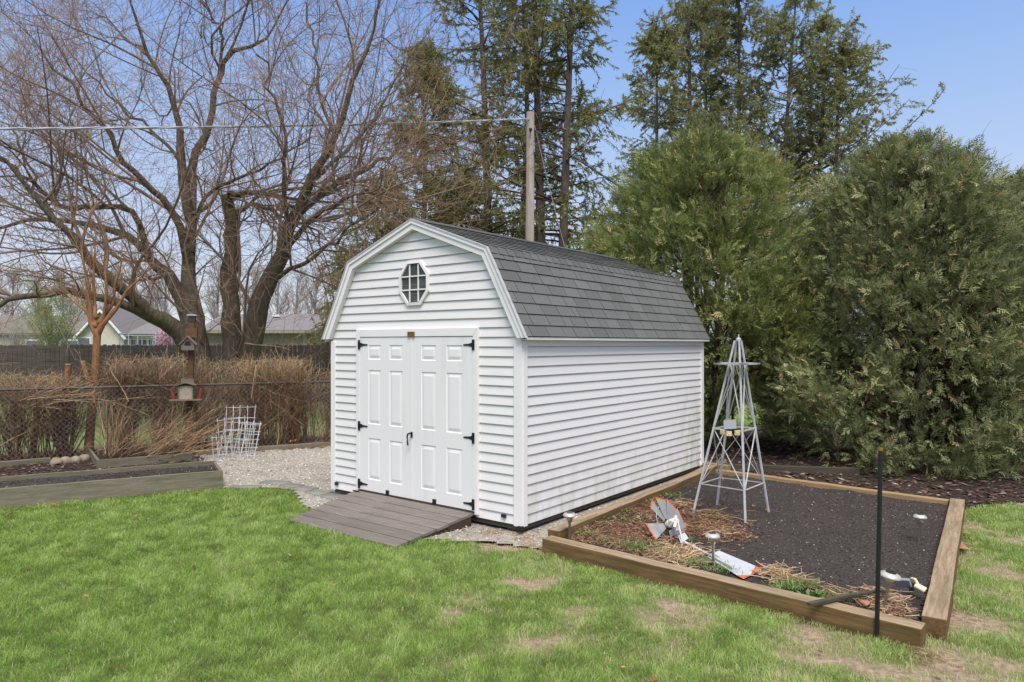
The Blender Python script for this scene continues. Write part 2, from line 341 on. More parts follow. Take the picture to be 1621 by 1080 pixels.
M['ground'] = None
def ground_material():
    m = bpy.data.materials.new('lawn_soil'); m.use_nodes = True; nt = m.node_tree; nt.nodes.clear(); L = nt.links.new
    o = N(nt, 'ShaderNodeOutputMaterial'); b = N(nt, 'ShaderNodeBsdfPrincipled'); b.inputs['Roughness'].default_value = .95; b.inputs['Specular IOR Level'].default_value = .1
    t = N(nt, 'ShaderNodeTexCoord')
    def nz(s, d=5, r=.65):
        n = N(nt, 'ShaderNodeTexNoise'); n.inputs['Scale'].default_value = s; n.inputs['Detail'].default_value = d; n.inputs['Roughness'].default_value = r
        L(t.outputs['Object'], n.inputs['Vector']); return n.outputs['Fac']
    def rp(src, st):
        r = N(nt, 'ShaderNodeValToRGB'); L(src, r.inputs[0]); c = r.color_ramp
        while len(c.elements) < len(st): c.elements.new(.5)
        for e, (p, q) in zip(c.elements, st): e.position = p; e.color = (*q, 1)
        return r.outputs[0]
    green = rp(nz(9), [(.3,(.07,.085,.035)),(.55,(.13,.15,.06)),(.8,(.22,.20,.11))])
    soil = rp(nz(22), [(.3,(.17,.12,.085)),(.55,(.33,.25,.18)),(.8,(.48,.38,.29))])
    litter = rp(nz(3), [(.3,(.10,.075,.055)),(.5,(.19,.145,.11)),(.75,(.28,.22,.17))])
    far = rp(nz(.35), [(.35,(.14,.21,.06)),(.55,(.20,.28,.08)),(.75,(.24,.22,.13))])
    at = N(nt, 'ShaderNodeAttribute', attribute_name='v'); ab = N(nt, 'ShaderNodeAttribute', attribute_name='zone')
    def mix(f, a, c):
        x = N(nt, 'ShaderNodeMix', data_type='RGBA'); L(f, x.inputs[0]); L(a, x.inputs[6]); L(c, x.inputs[7]); return x.outputs[2]
    c = mix(at.outputs['Fac'], green, soil)
    z1 = N(nt, 'ShaderNodeMapRange'); L(ab.outputs['Fac'], z1.inputs[0])
    z2 = N(nt, 'ShaderNodeMapRange'); z2.inputs['From Min'].default_value = 1; z2.inputs['From Max'].default_value = 2; L(ab.outputs['Fac'], z2.inputs[0])
    c = mix(z1.outputs[0], c, litter); c = mix(z2.outputs[0], c, far)
    L(c, b.inputs['Base Color'])
    bp = N(nt, 'ShaderNodeBump'); bp.inputs['Strength'].default_value = .7; bp.inputs['Distance'].default_value = .02; L(nz(40), bp.inputs['Height']); L(bp.outputs[0], b.inputs['Normal'])
    L(b.outputs[0], o.inputs[0]); return m
gx = np.unique(np.concatenate([np.linspace(-400,-20,20), np.arange(-20,-6,.5), np.arange(-6,8,.07), np.arange(8,22,.5), np.linspace(22,400,20)]))
gy = np.unique(np.concatenate([np.linspace(-60,2,10), np.arange(2,10.5,.07), np.arange(10.5,40,.5), np.linspace(40,500,24)]))
GX, GY = np.meshgrid(gx, gy); gxx, gyy = GX.ravel(), GY.ravel()
gz = np.where((gyy > 2) & (gyy < 11), .018*(fbm(gxx*1.3, gyy*1.3, 3)-.5)-.004, 0)
for pl in (shed_poly, bed_poly, gravel_poly, ramp_poly): gz = np.where(inpoly(gxx, gyy, pl), -.02, gz)
bare = bareness(gxx, gyy)
fl = 13.5+(gxx+3.6)*.53
fl = np.where(gxx > -3, 15.0, fl)                                        # line of the chain-link fence
zone = np.clip((gyy-fl+.4)/.4, 0, 1)+np.clip((gyy-fl-np.where(gxx > 0, .8, 1.2)+2.5*(fbm(gxx*.6,gyy*.6,3)-.47)*(gxx < 0))/1.2, 0, 1)*np.where(gxx > 0, 1, .75)
zone = np.maximum(zone, 0)
nx = len(gx); ii = np.arange(len(gy)-1)[:,None]*nx; jj = np.arange(nx-1)[None]
gf = np.stack([ii+jj, ii+jj+1, ii+nx+jj+1, ii+nx+jj], -1).reshape(-1, 4)
M['ground'] = ground_material()
ground = mk('ground', np.stack([gxx, gyy, gz], 1), [gf], M['ground'], smooth=True, col=np.clip(bare*1.2, 0, 1))
a = ground.data.attributes.new('zone', 'FLOAT', 'POINT'); a.data.foreach_set('value', zone.astype(np.float32))
tag(ground, kind='structure')

def sheet(name, poly, z, m, step=.06, amp=0.0, fq=6, bump_fn=None):
    """a flat-ish patch of ground cut to an outline, as a fine grid"""
    poly = np.array([np.asarray(p)[:2] for p in poly]); x0, y0 = poly.min(0); x1, y1 = poly.max(0)
    xs = np.arange(x0, x1+step, step); ys = np.arange(y0, y1+step, step); X, Y = np.meshgrid(xs, ys); x, y = X.ravel(), Y.ravel()
    Z = z+amp*(fbm(x*fq, y*fq, 4)-.47)
    if bump_fn is not None: Z = Z+bump_fn(x, y)
    n = len(xs); i = np.arange(len(ys)-1)[:,None]*n; j = np.arange(n-1)[None]
    f = np.stack([i+j, i+j+1, i+n+j+1, i+n+j], -1).reshape(-1, 4)
    cxm = (x[f[:,0]]+x[f[:,2]])/2; cym = (y[f[:,0]]+y[f[:,2]])/2
    f = f[inpoly(cxm+.04*(fbm(cxm*5,cym*5,2)-.4), cym+.04*(fbm(cym*5,cxm*5,2)-.4), poly)]
    used = np.unique(f); mp_ = -np.ones(len(x), int); mp_[used] = np.arange(len(used))
    return tag(mk(name, np.stack([x, y, Z], 1)[used], [mp_[f]], m, smooth=True), kind='structure')
M['gravel'] = mat('gravel_ground', [(.25,(.16,.13,.10)),(.5,(.38,.34,.29)),(.75,(.60,.57,.52))], .95, noise=(34,5,.75), bump=(45,1,.02), clump=(1.1,.72,1.15))
M['mulch'] = mat('mulch_ground', [(.3,(.018,.013,.010)),(.6,(.060,.038,.029)),(.8,(.14,.09,.07))], .95, noise=(28,6,.7), bump=(30,1,.03))
M['soil'] = mat('dark_soil', [(.3,(.028,.023,.021)),(.6,(.072,.061,.057)),(.8,(.14,.12,.11))], .95, noise=(45,6,.7), bump=(60,1,.02), spec=.2, clump=(2.2,.62,1.35))
sheet('gravel_path', gravel_poly, .012, M['gravel'], .08, .015, 3)
sheet('mulch_ground', mulch_right_poly, .016, M['mulch'], .12, .05, 1.5)
sheet('mulch_ground', mulch_left_poly, .016, M['mulch'], .08, .03, 2)
def inset(poly, d):
    poly = np.array(poly); c = poly.mean(0); return [c+(p-c)*(1-d/np.linalg.norm(p-c)) for p in poly]
bed_in = inset(bed_poly, .10)
def mound(x, y):   # the heap of old stalks at the left front of the bed is a little higher
    return .03*np.exp(-(((x-1.5)/.7)**2+((y-7.1)/.6)**2))
soil = sheet('garden_soil', bed_in, .075, M['soil'], .035, .045, 4.5, mound)
pl_in = [PF+PN*.04+PD*.04, PF+PN*.86+PD*.04, PF+PN*.86+PD*4.96, PF+PN*.04+PD*4.96]
sheet('planter_soil', pl_in, .185, M['soil'], .05, .03, 5)
bed2_poly = [(-5.38,11.74), (-6.47,10.9), (-7.52,12.35), (-6.0,12.9)]
sheet('bed_soil', inset(bed2_poly, .05), .075, M['mulch'], .06, .04, 4)

def scatter(poly, n, r=None):
    r = r or rng; poly = np.array([np.asarray(p)[:2] for p in poly]); lo, hi = poly.min(0), poly.max(0); out = []
    while sum(map(len, out)) < n:
        p = lo+(hi-lo)*r.random((n, 2)); out.append(p[inpoly(p[:,0], p[:,1], poly)])
    return np.concatenate(out)[:n]
OCT = np.array([[1,0,0],[-1,0,0],[0,1,0],[0,-1,0],[0,0,1],[0,0,-1]], float)
OCF = np.array([[0,2,4],[2,1,4],[1,3,4],[3,0,4],[2,0,5],[1,2,5],[3,1,5],[0,3,5]])
def chips(name, pts, z, size, m, flat=.6, elong=1.0, label=None, cat=None):
    n = len(pts); s = size[0]+(size[1]-size[0])*rng.random(n)**2.2
    sc = s[:,None]*np.stack([.7+.6*rng.random(n)*elong, .6+.5*rng.random(n), flat*(.6+.6*rng.random(n))], 1)
    a = rng.random(n)*2*pi; V = OCT[None]*sc[:,None,:]*(1+.35*(rng.random((n,6,1))-.5))
    c, s_ = np.cos(a)[:,None], np.sin(a)[:,None]; tl = (rng.random(n)-.5)[:,None]*.8
    x = V[:,:,0]*c-V[:,:,1]*s_; y = V[:,:,0]*s_+V[:,:,1]*c; V = np.stack([x, y, V[:,:,2]+x*tl], -1)
    zz = z(pts[:,0], pts[:,1]) if callable(z) else np.full(n, z)
    V = V+np.stack([pts[:,0], pts[:,1], zz+sc[:,2]*.3], 1)[:,None,:]
    f = (OCF[None]+(np.arange(n)*6)[:,None,None]).reshape(-1, 3)
    o = mk(name, V.reshape(-1, 3), [f], m, col=np.repeat(rng.random(n), 6)); return tag(o, label, cat, None, 'stuff')
M['stones'] = mat('gravel_stones', None, .85, attr=[(0,(.20,.165,.13)),(.5,(.46,.42,.37)),(1,(.72,.70,.66))])
M['barkchips'] = mat('bark_chips', None, .85, attr=[(0,(.02,.014,.011)),(.6,(.075,.047,.035)),(.93,(.20,.13,.095)),(1,(.42,.38,.35))])
M['clods'] = mat('soil_clods', None, .9, attr=[(0,(.018,.014,.013)),(.80,(.090,.075,.070)),(.96,(.15,.125,.11)),(.992,(.28,.23,.18)),(1,(.62,.58,.52))])
gp = scatter(gravel_poly, 26000); gp = gp[~inpoly(gp[:,0], gp[:,1], shed_poly)]
gp = gp[(gp[:,1] < 13.8)]
chips('gravel_stones', gp, .014, (.006,.019), M['stones'], .7, label='loose cream gravel between shed and planter', cat='gravel')
p1 = scatter(mulch_right_poly, 16000); p1 = p1[p1[:,1] < 14.6]
p2 = scatter(mulch_left_poly, 5000)
chips('mulch_chips', p1, .025, (.012,.045), M['barkchips'], .35, 2.4, label='dark bark mulch under the evergreens', cat='mulch')
chips('mulch_chips', p2, .025, (.012,.04), M['barkchips'], .35, 2.4, label='reddish bark mulch behind the long planter', cat='mulch')
def soilz(x, y): return .075+.045*(fbm(x*4.5, y*4.5, 4)-.47)+mound(x, y)
chips('soil_clods', scatter(bed_in, 30000), soilz, (.003,.012), M['clods'], .7, label='crumbly black soil in the timber bed', cat='soil')
chips('soil_clods', scatter(pl_in, 5000), .19, (.004,.013), M['clods'], .7, label='dark potting soil in the long planter', cat='soil')

M['litter'] = mat('leaf_litter', None, .85, attr=[(0,(.10,.05,.03)),(.6,(.28,.14,.07)),(1,(.46,.26,.14))])
lp = scatter([(-5.6,12.0),(-3.2,13.2),(-3.3,13.9),(-5.8,12.5)], 500); chips('leaf_litter', lp, .02, (.012,.05), M['litter'], .25, 2.0, label='brown leaf litter along the fence edging by gravel', cat='leaf litter')
lp = scatter([(2.9,12.6),(9,12.8),(9,14.9),(2.9,14.9)], 1600); chips('leaf_litter', lp, .03, (.015,.06), M['litter'], .25, 2.0, label='orange brown leaf litter behind the evergreens', cat='leaf litter')
lp = scatter([(-12,9.4),(-5.6,12.6),(-3.0,14.0),(-3.4,15.2),(-12,10.8)], 4000); chips('leaf_litter', lp, .008, (.012,.045), M['litter'], .25, 2.0, label='leaf litter at the foot of the cut hedge', cat='leaf litter')
lp = scatter([(-6,4),(6,4),(7.5,9),(5.5,8),(2.6,4.4),(.2,6.4),(-2.6,7),(-7.5,8)], 260); chips('lawn_debris', lp, .025, (.006,.022), M['litter'], .25, 2.0, label='tiny dry leaf bits scattered over the lawn', cat='leaf litter')
dg = []
for (px, py, wx, wy, n) in [(980,840,75,20,4200),(1120,832,60,16,1600),(1040,870,65,16,2200),(1060,800,50,12,1000),(1010,805,50,16,1800),(930,845,40,12,1200)]:
    c = G(px, py, .1); dx = abs(G(px+wx, py, .1)[0]-c[0]); dy = abs(G(px, py-wy, .1)[1]-G(px, py+wy, .1)[1])/2; dg.append(c[:2]+np.stack([rng.normal(size=n)*dx*.5, rng.normal(size=n)*dy*.55], 1))
dg = np.concatenate(dg); dg = dg[inpoly(dg[:,0], dg[:,1], bed_in)]
M['debris'] = mat('root_debris', None, .9, attr=[(0,(.04,.022,.014)),(.6,(.16,.085,.05)),(.95,(.30,.18,.11)),(1,(.45,.36,.24))])
chips('bed_debris', dg, lambda x, y: soilz(x, y)+.004, (.006,.024), M['debris'], .5, 1.6, label='reddish brown clumps of old roots and leaves on soil', cat='plant debris')
# ------------------------------------------------------------------ grass
def build_grass():
    parts = []
    # clump centres with a density that falls with distance
    for (y0, y1, dens, wd, ht) in [(2.2,5.0,14500,.0032,.033),(5.0,6.6,11500,.0038,.033),(6.6,8.2,8000,.0047,.034),(8.2,10.2,5000,.006,.035)]:
        xm = 1.0*y1+1.2; area = 2*xm*(y1-y0); n = int(area*dens)
        x = (rng.random(n)*2-1)*xm; y = y0+rng.random(n)*(y1-y0)
        k = np.abs(x) < 1.0*y+1.2; x, y = x[k], y[k]
        for pl in (shed_poly, bed_poly, ramp_poly, plant_poly):
            k = ~inpoly(x, y, pl); x, y = x[k], y[k]
        k = ~inpoly(x, y, gravel_poly)|((rng.random(len(x)) < .05) & (y < 8)); x, y = x[k], y[k]
        k = ~inpoly(x, y, mulch_right_poly) & ~inpoly(x, y, mulch_left_poly); x, y = x[k], y[k]
        k = ~((x < -3.6) & (y > 9.44+(x+3.91)*.553)); x, y = x[k], y[k]
        b = bareness(x, y)
        k = rng.random(len(x)) > np.clip(b*1.45-.12, 0, .90); x, y, b = x[k], y[k], b[k]
        n = len(x)
        tone = .5*fbm(x*1.1+4, y*1.1, 3)+.5*fbm(x*3.3+1, y*3.3, 2); fine = fbm(x*8, y*8+8, 4)
        h = ht*(.45+.9*rng.random(n))*(.30+1.35*fine)*(1-.55*np.clip(b,0,1))
        right = 1/(1+np.exp(-(x-.6)*1.6))
        v = np.clip(.46+.45*(tone-.47)+.85*(fine-.47)+.34*(rng.random(n)-.5)+.18*b+.06*right, 0, .93)  # noise tone paints some tufts shadow dark and others highlight pale
        dry = rng.random(n) < .035+.10*right+.75*np.clip(b, 0, 1); v[dry] = .88+.12*rng.random(dry.sum())
        ang = rng.random(n)*2*pi; lean = (.2+1.1*rng.random(n))*h
        swirl = fbm(x*9+30, y*9, 2)*14
        q_ = rng.random(n) < .5; aa_ = np.where(q_, ang, swirl+ang*.3); lx = np.cos(aa_)*lean; ly = np.sin(aa_)*lean
        a2 = rng.random(n)*pi; wx = np.cos(a2)*wd*.5*(.7+.6*rng.random(n)); wy = np.sin(a2)*wd*.5
        z0 = np.full(n, -.006)
        V = np.stack([np.stack([x-wx, y-wy, z0], 1), np.stack([x+wx, y+wy, z0], 1),
                      np.stack([x+lx*.35+wx*.8, y+ly*.35+wy*.8, h*.6], 1), np.stack([x+lx*.35-wx*.8, y+ly*.35-wy*.8, h*.6], 1), np.stack([x+lx, y+ly, h], 1)], 1)
        parts.append((V.reshape(-1, 3), np.repeat(v, 5)))
    V = np.concatenate([p[0] for p in parts]); c = np.concatenate([p[1] for p in parts]); n = len(V)//5; i = np.arange(n)[:,None]*5
    o = mk('grass', V, [i+np.array([[0,1,2,3]]), i+np.array([[3,2,4]])], M['grass'], col=c)
    tag(o, 'short green lawn grass thinning to bare patches', 'grass', kind='stuff')
build_grass()
# ------------------------------------------------------------------ shed (local frame: x along the front 0..-3.05, y back, z up)
shed = thing('garden_shed', 'white vinyl sided barn style shed with double doors and grey shingled gambrel roof', 'shed', (S0[0], S0[1], 0), SRZ)
ZB, ZE = .10, 2.02
prof = [(.10,2.025), (-.403,2.965), (-1.525,3.378), (-2.647,2.965), (-3.15,2.025)]     # roof outline
def outline(z):
    """half width of the wall under the roof at height z"""
    if z <= 2.02: return 1.525
    if z <= 2.95: return 1.525-(z-2.02)/(2.95-2.02)*(1.525-1.10)
    return max(0, 1.10*(1-(z-2.95)/(3.36-2.95)))
side_mat = mat('side_vinyl', (.79,.77,.765), .5, scale=(1,1,6), bump=(40,.12,.002))
def side_dirt(m):    # green mildew low down and towards the back corner
    nt = m.node_tree; L = nt.links.new; b = [n for n in nt.nodes if n.type == 'BSDF_PRINCIPLED'][0]; src = b.inputs['Base Color'].links[0].from_socket
    t = N(nt, 'ShaderNodeTexCoord'); s = N(nt, 'ShaderNodeSeparateXYZ'); L(t.outputs['Object'], s.inputs[0])
    n = N(nt, 'ShaderNodeTexNoise'); n.inputs['Scale'].default_value = 2.6; n.inputs['Detail'].default_value = 7; n.inputs['Roughness'].default_value = .7
    mp = N(nt, 'ShaderNodeMapping'); mp.inputs['Scale'].default_value = (1, 2.6, .8); L(t.outputs['Object'], mp.inputs[0]); L(mp.outputs[0], n.inputs['Vector'])
    def mr(src, a, b_, c, d):
        x = N(nt, 'ShaderNodeMapRange'); L(src, x.inputs[0])
        for k, v in zip(('From Min','From Max','To Min','To Max'), (a, b_, c, d)): x.inputs[k].default_value = v
        return x.outputs[0]
    def mt(op, a, b_):
        x = N(nt, 'ShaderNodeMath', operation=op)
        for i, q in enumerate((a, b_)):
            if hasattr(q, 'type'): L(q, x.inputs[i])
            else: x.inputs[i].default_value = q
        return x.outputs[0]
    low = mr(s.outputs['Z'], .1, .85, 1, 0); back = mt('MULTIPLY', mr(s.outputs['Y'], 3.2, 4.6, 0, 1), mr(s.outputs['Z'], .1, 1.7, 1, 0))
    zone = mt('MAXIMUM', mt('MULTIPLY', low, .55), mt('MULTIPLY', back, 1.3))
    f = mt('MULTIPLY', zone, mr(n.outputs['Fac'], .38, .66, 0, 1))
    mx = N(nt, 'ShaderNodeMix', data_type='RGBA'); L(f, mx.inputs[0]); L(src, mx.inputs[6]); mx.inputs[7].default_value = (.40,.40,.26,1); L(mx.outputs[2], b.inputs['Base Color'])
side_dirt(side_mat)
def course(mb, fx, z0, z1, h0, h1):
    """one clapboard between positions h0 and h1 (pairs at bottom and top); fx maps (h, out, z) to a point"""
    o0, o1 = .0125, .002
    V = [fx(h0[0],o0,z0), fx(h0[1],o0,z0), fx(h1[1],o1,z1), fx(h1[0],o1,z1), fx(h0[0],-.004,z0), fx(h0[1],-.004,z0), fx(h0[0],o0-.001,z0+.012), fx(h0[1],o0-.001,z0+.012)]
    mb.add(V, [[6,7,2,3],[0,1,7,6],[4,5,1,0]])
lap_shade_f = MB()
mbf = MB(); nc = 32; st = .1015
for i in range(nc):
    z0 = ZB+i*st; z1 = min(z0+st, 3.35)
    if z0 >= 3.34: break
    fx = lambda h, o, z: (h, -o, z)
    a0, a1 = outline(z0), outline(z1)
    L0, L1, R0, R1 = -1.525-a0, -1.525-a1, -1.525+a0, -1.525+a1
    if z0 < 2.03:
        course(mbf, fx, z0, z1, (L0, -2.49), (L1, -2.49)); course(mbf, fx, z0, z1, (-.60, R0), (-.60, R1))
    else: course(mbf, fx, z0, z1, (L0, R0), (L1, R1))
wall_f = mbf.build('front_wall', M['vinyl'], shed)
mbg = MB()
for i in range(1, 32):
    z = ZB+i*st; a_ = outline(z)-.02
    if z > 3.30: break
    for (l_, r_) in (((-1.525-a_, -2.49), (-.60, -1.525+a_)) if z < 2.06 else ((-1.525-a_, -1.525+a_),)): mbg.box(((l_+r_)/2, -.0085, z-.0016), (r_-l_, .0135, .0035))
mbg.build('lap_shadow_strip', M['lap_shade_grime'], shed)
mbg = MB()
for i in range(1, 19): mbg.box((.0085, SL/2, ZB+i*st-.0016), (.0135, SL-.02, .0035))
mbg.build('lap_shadow_strip', M['lap_shade_grime'], shed)
mbs = MB()
for i in range(19):
    z0 = ZB+i*st; z1 = min(z0+st, ZE)
    y = 0.0; cuts = [0, 1.9+.9*random.random(), SL] if i % 3 else [0, 1.2+.8*random.random(), 3.3+.6*random.random(), SL]
    for k in range(len(cuts)-1):
        e = .0012*(k % 2)
        course(mbs, lambda h, o, z: (o+e, h, z), z0, z1, (cuts[k]-.02*(k>0), cuts[k+1]), (cuts[k]-.02*(k>0), cuts[k+1]))
mbs.build('side_wall', side_mat, shed)
mbb = MB()
mbb.prism([(-3.05,ZB),(-3.05,2.0),(-2.62,2.93),(-1.525,3.33),(-.43,2.93),(0,2.0),(0,ZB)], SL-.01, SL)
mbb.box((-3.045, SL/2, (ZB+2.0)/2), (.01, SL-.02, 1.9))
mbb.box((-1.525, .03, (ZB+2.0)/2), (3.0, .02, 1.9)); mbb.build('back_wall', M['vinyl'], shed)
# floor skids
mbk = MB()
mbk.box((-1.525, .06, .072), (3.0, .09, .055)); mbk.box((-.06, SL/2, .072), (.09, SL-.1, .055))
for x in (-.16, -1.1, -2.0, -2.9): mbk.box((x, SL/2+.03, .028), (.12, SL-.02, .07))
mbk.build('skid', M['timber_dark'], shed)
# roof
def roof_slope(name, a, b, rows, capped):
    a = np.array(a); b = np.array(b); d = b-a; Ls = np.linalg.norm(d); d = d/Ls; nrm = np.array([-d[1], d[0]])
    if nrm[1] < 0: nrm = -nrm
    mb = MB(); ex = Ls/rows; y0, y1 = -.06, SL+.06
    base = [a-nrm*.018, b-nrm*.018, b, a]
    mb.prism([tuple(p) for p in base], y0, y1, c_=.0)
    for r in range(rows):
        s0, s1 = r*ex, (r+1)*ex+.004
        y = y0; k = 0; off = (.10, .20, .02)[r % 3]
        edges = [y0]
        e = y0+off
        while e < y1-.04:
            if e > edges[-1]+.03: edges.append(e)
            e += .305 if random.random() > .22 else random.choice((.10,.16,.22))
        edges.append(y1)
        for q in range(len(edges)-1):
            ya, yb = edges[q]+.0035, edges[q+1]-.0035; c = min(1, max(0, random.gauss(.5, .17)))
            lift = .012+.003*random.random()
            p = lambda s, h, yy: (a[0]+d[0]*s+nrm[0]*h, yy, a[1]+d[1]*s+nrm[1]*h)
            V = [p(s0,lift,ya), p(s0,lift,yb), p(s1,.002,yb), p(s1,.002,ya), p(s0,0,ya), p(s0,0,yb), p(s1,0,yb), p(s1,0,ya)]
            mb.add(V[:4], [[0,1,2,3]], max(c, .14)); mb.add(V, [[4,5,1,0],[4,0,3,7],[5,6,2,1]], .05)  # tab edges and base slab coloured near black as shadow between shingles
    return mb.build(name, M['shingle'], shed)
roof_slope('lower_roof', prof[0], prof[1], 8, True); roof_slope('upper_roof', prof[1], prof[2], 9, True)
roof_slope('lower_roof', prof[4], prof[3], 8, True); roof_slope('upper_roof', prof[3], prof[2], 9, True)
def cap_strip(name, c, a0, a1, w_):
    """folded cap shingles along a ridge or a knee"""
    mb = MB(); y = -.06; up = np.array([0, 1.0])
    while y < SL+.05:
        e = min(y+.145, SL+.06); cc = np.array(c)
        d0 = np.array([cos(a0), sin(a0)])*w_; d1 = np.array([cos(a1), sin(a1)])*w_
        n0 = np.array([-sin(a0), cos(a0)]); n1 = np.array([-sin(a1), cos(a1)])
        if n0[1] < 0: n0 = -n0
        if n1[1] < 0: n1 = -n1
        rows_ = []
        for yy, l in ((y+.002, .020), (e+.003, .012)):
            for q, nn in ((d0, n0), (d0*.35, n0), (None, None), (d1*.35, n1), (d1, n1)):
                if q is None: pt = cc+unit((n0+n1)[None])[0]*(l+.004)
                else: pt = cc+q+nn*l
                rows_.append((pt[0], yy, pt[1]))
        for q, nn in ((d0, n0), (d1, n1)):
            pt = cc+q; rows_.append((pt[0], y+.002, pt[1])); rows_.append((pt[0], e+.003, pt[1]))
        pt = cc; rows_.append((pt[0], y+.002, pt[1]))
        mb.add(rows_, [[0,1,6,5],[1,2,7,6],[2,3,8,7],[3,4,9,8],[10,0,5,11],[12,13,9,4],[10,14,2,1],[10,1,0],[14,12,4,3],[14,3,2]][:8], min(1, max(.2, random.gauss(.5,.15))))
        y = e
    return mb.build(name, M['shingle'], shed)
aU = math.atan2(prof[2][1]-prof[1][1], prof[2][0]-prof[1][0]); aL = math.atan2(prof[0][1]-prof[1][1], prof[0][0]-prof[1][0])
cap_strip('knee_cap', prof[1], aL, aU, .075); 
aU2 = math.atan2(prof[2][1]-prof[3][1], prof[2][0]-prof[3][0]); aL2 = math.atan2(prof[4][1]-prof[3][1], prof[4][0]-prof[3][0])
cap_strip('knee_cap', prof[3], aL2, aU2, .075)
cap_strip('ridge_cap', (prof[2][0], prof[2][1]+.006), aU+pi, pi+aU2, .13)
# rake boards: mitred strips following the roof line
def offset_prof(d):
    pr = [np.array(p) for p in prof]; nn = []
    for i in range(4):
        t = unit((pr[i+1]-pr[i])[None])[0]; nn.append(np.array([t[1], -t[0]]) if True else None)
    nn = [n if n[1] < 0 else -n for n in nn]
    outp = []
    for i in range(5):
        if i == 0: n = nn[0]; outp.append(pr[0]+n*d)
        elif i == 4: outp.append(pr[4]+nn[3]*d)
        else:
            b = unit((nn[i-1]+nn[i])[None])[0]; outp.append(pr[i]+b*d/np.dot(b, nn[i]))
    for i, s in ((0, 1), (4, -1)):       # plumb ends at the eave
        j = 1 if i == 0 else 3; t = unit((pr[j]-pr[i])[None])[0]; e = outp[i]; kk = (prof[0][1]-.012-e[1])/t[1]; outp[i] = e+t*kk
    return outp
def rake(name, d0, d1, y0, y1, m, q=None):
    o0, o1 = offset_prof(d0), offset_prof(d1)
    for i in range(4):
        mb = MB(); mb.prism([tuple(o0[i]), tuple(o0[i+1]), tuple(o1[i+1]), tuple(o1[i])], y0, y1); mb.build(name, m, shed)
rake('rake_board', .002, .040, -.088, -.056, M['trim'])
rake('rake_board', .036, .102, -.074, -.012, M['trim'])
rake('drip_edge', -.010, .006, -.094, -.052, M['galv'])
mb = MB(); mb.box((.092, SL/2, 2.008), (.016, SL+.10, .028)); mb.box((.048, SL/2, 1.998), (.085, SL+.06, .010)); mb.build('fascia', M['trim'], shed)
mb = MB(); mb.box((-3.142, SL/2, 2.005), (.018, SL+.10, .045)); mb.build('fascia', M['trim'], shed)
# corner trims
mb = MB(); mb.box((-.035, -.012, (ZB-.015+1.99)/2), (.105, .024, 1.90)); mb.box((.0125, .030, (ZB-.015+1.99)/2), (.029, .070, 1.90)); bevel(mb.build('corner_trim', M['trim'], shed), .003)
mb = MB(); mb.box((-3.02, -.012, (ZB-.015+1.99)/2), (.085, .024, 1.90)); bevel(mb.build('corner_trim', M['trim'], shed), .003)
mb = MB(); mb.box((.0125, SL-.03, (ZB+1.98)/2), (.029, .085, 1.88)); bevel(mb.build('corner_trim', M['trim'], shed), .003)
# door frame
mb = MB()
mb.prism([(-2.541,.13),(-2.472,.13),(-2.472,2.035),(-2.541,2.128)], -.042, -.002)
mb.prism([(-.627,.13),(-.558,.13),(-.558,2.128),(-.627,2.035)], -.042, -.002)
mb.prism([(-2.541,2.130),(-2.472,2.037),(-.627,2.037),(-.558,2.130)], -.042, -.002)
frame = mb.build('door_frame', M['trim'], shed); bevel(frame, .004)
# plaque with worn dark marks
mb = MB(); mb.box((-1.565, -.0475, 2.064), (.112, .010, .062)); pq = mb.build('name_plate', M['brass'], frame); bevel(pq, .002)
mb = MB()
mb.tube([(-1.595,-.054,2.080),(-1.588,-.054,2.073),(-1.578,-.054,2.070),(-1.570,-.054,2.072)], .0035, 5)
mb.tube([(-1.552,-.054,2.080),(-1.546,-.054,2.073),(-1.549,-.054,2.067)], .002, 5)
for x in (-1.588, -1.575, -1.556, -1.545): mb.box((x, -.0535, 2.045), (.007, .003, .005))
for x in (-1.607, -1.523): mb.lathe([(.004,0),(.004,.004)], (x,-.054,2.062), 6)
mb.build('engraving', mat('engraving_dark', (.06,.04,.02), .7), frame)
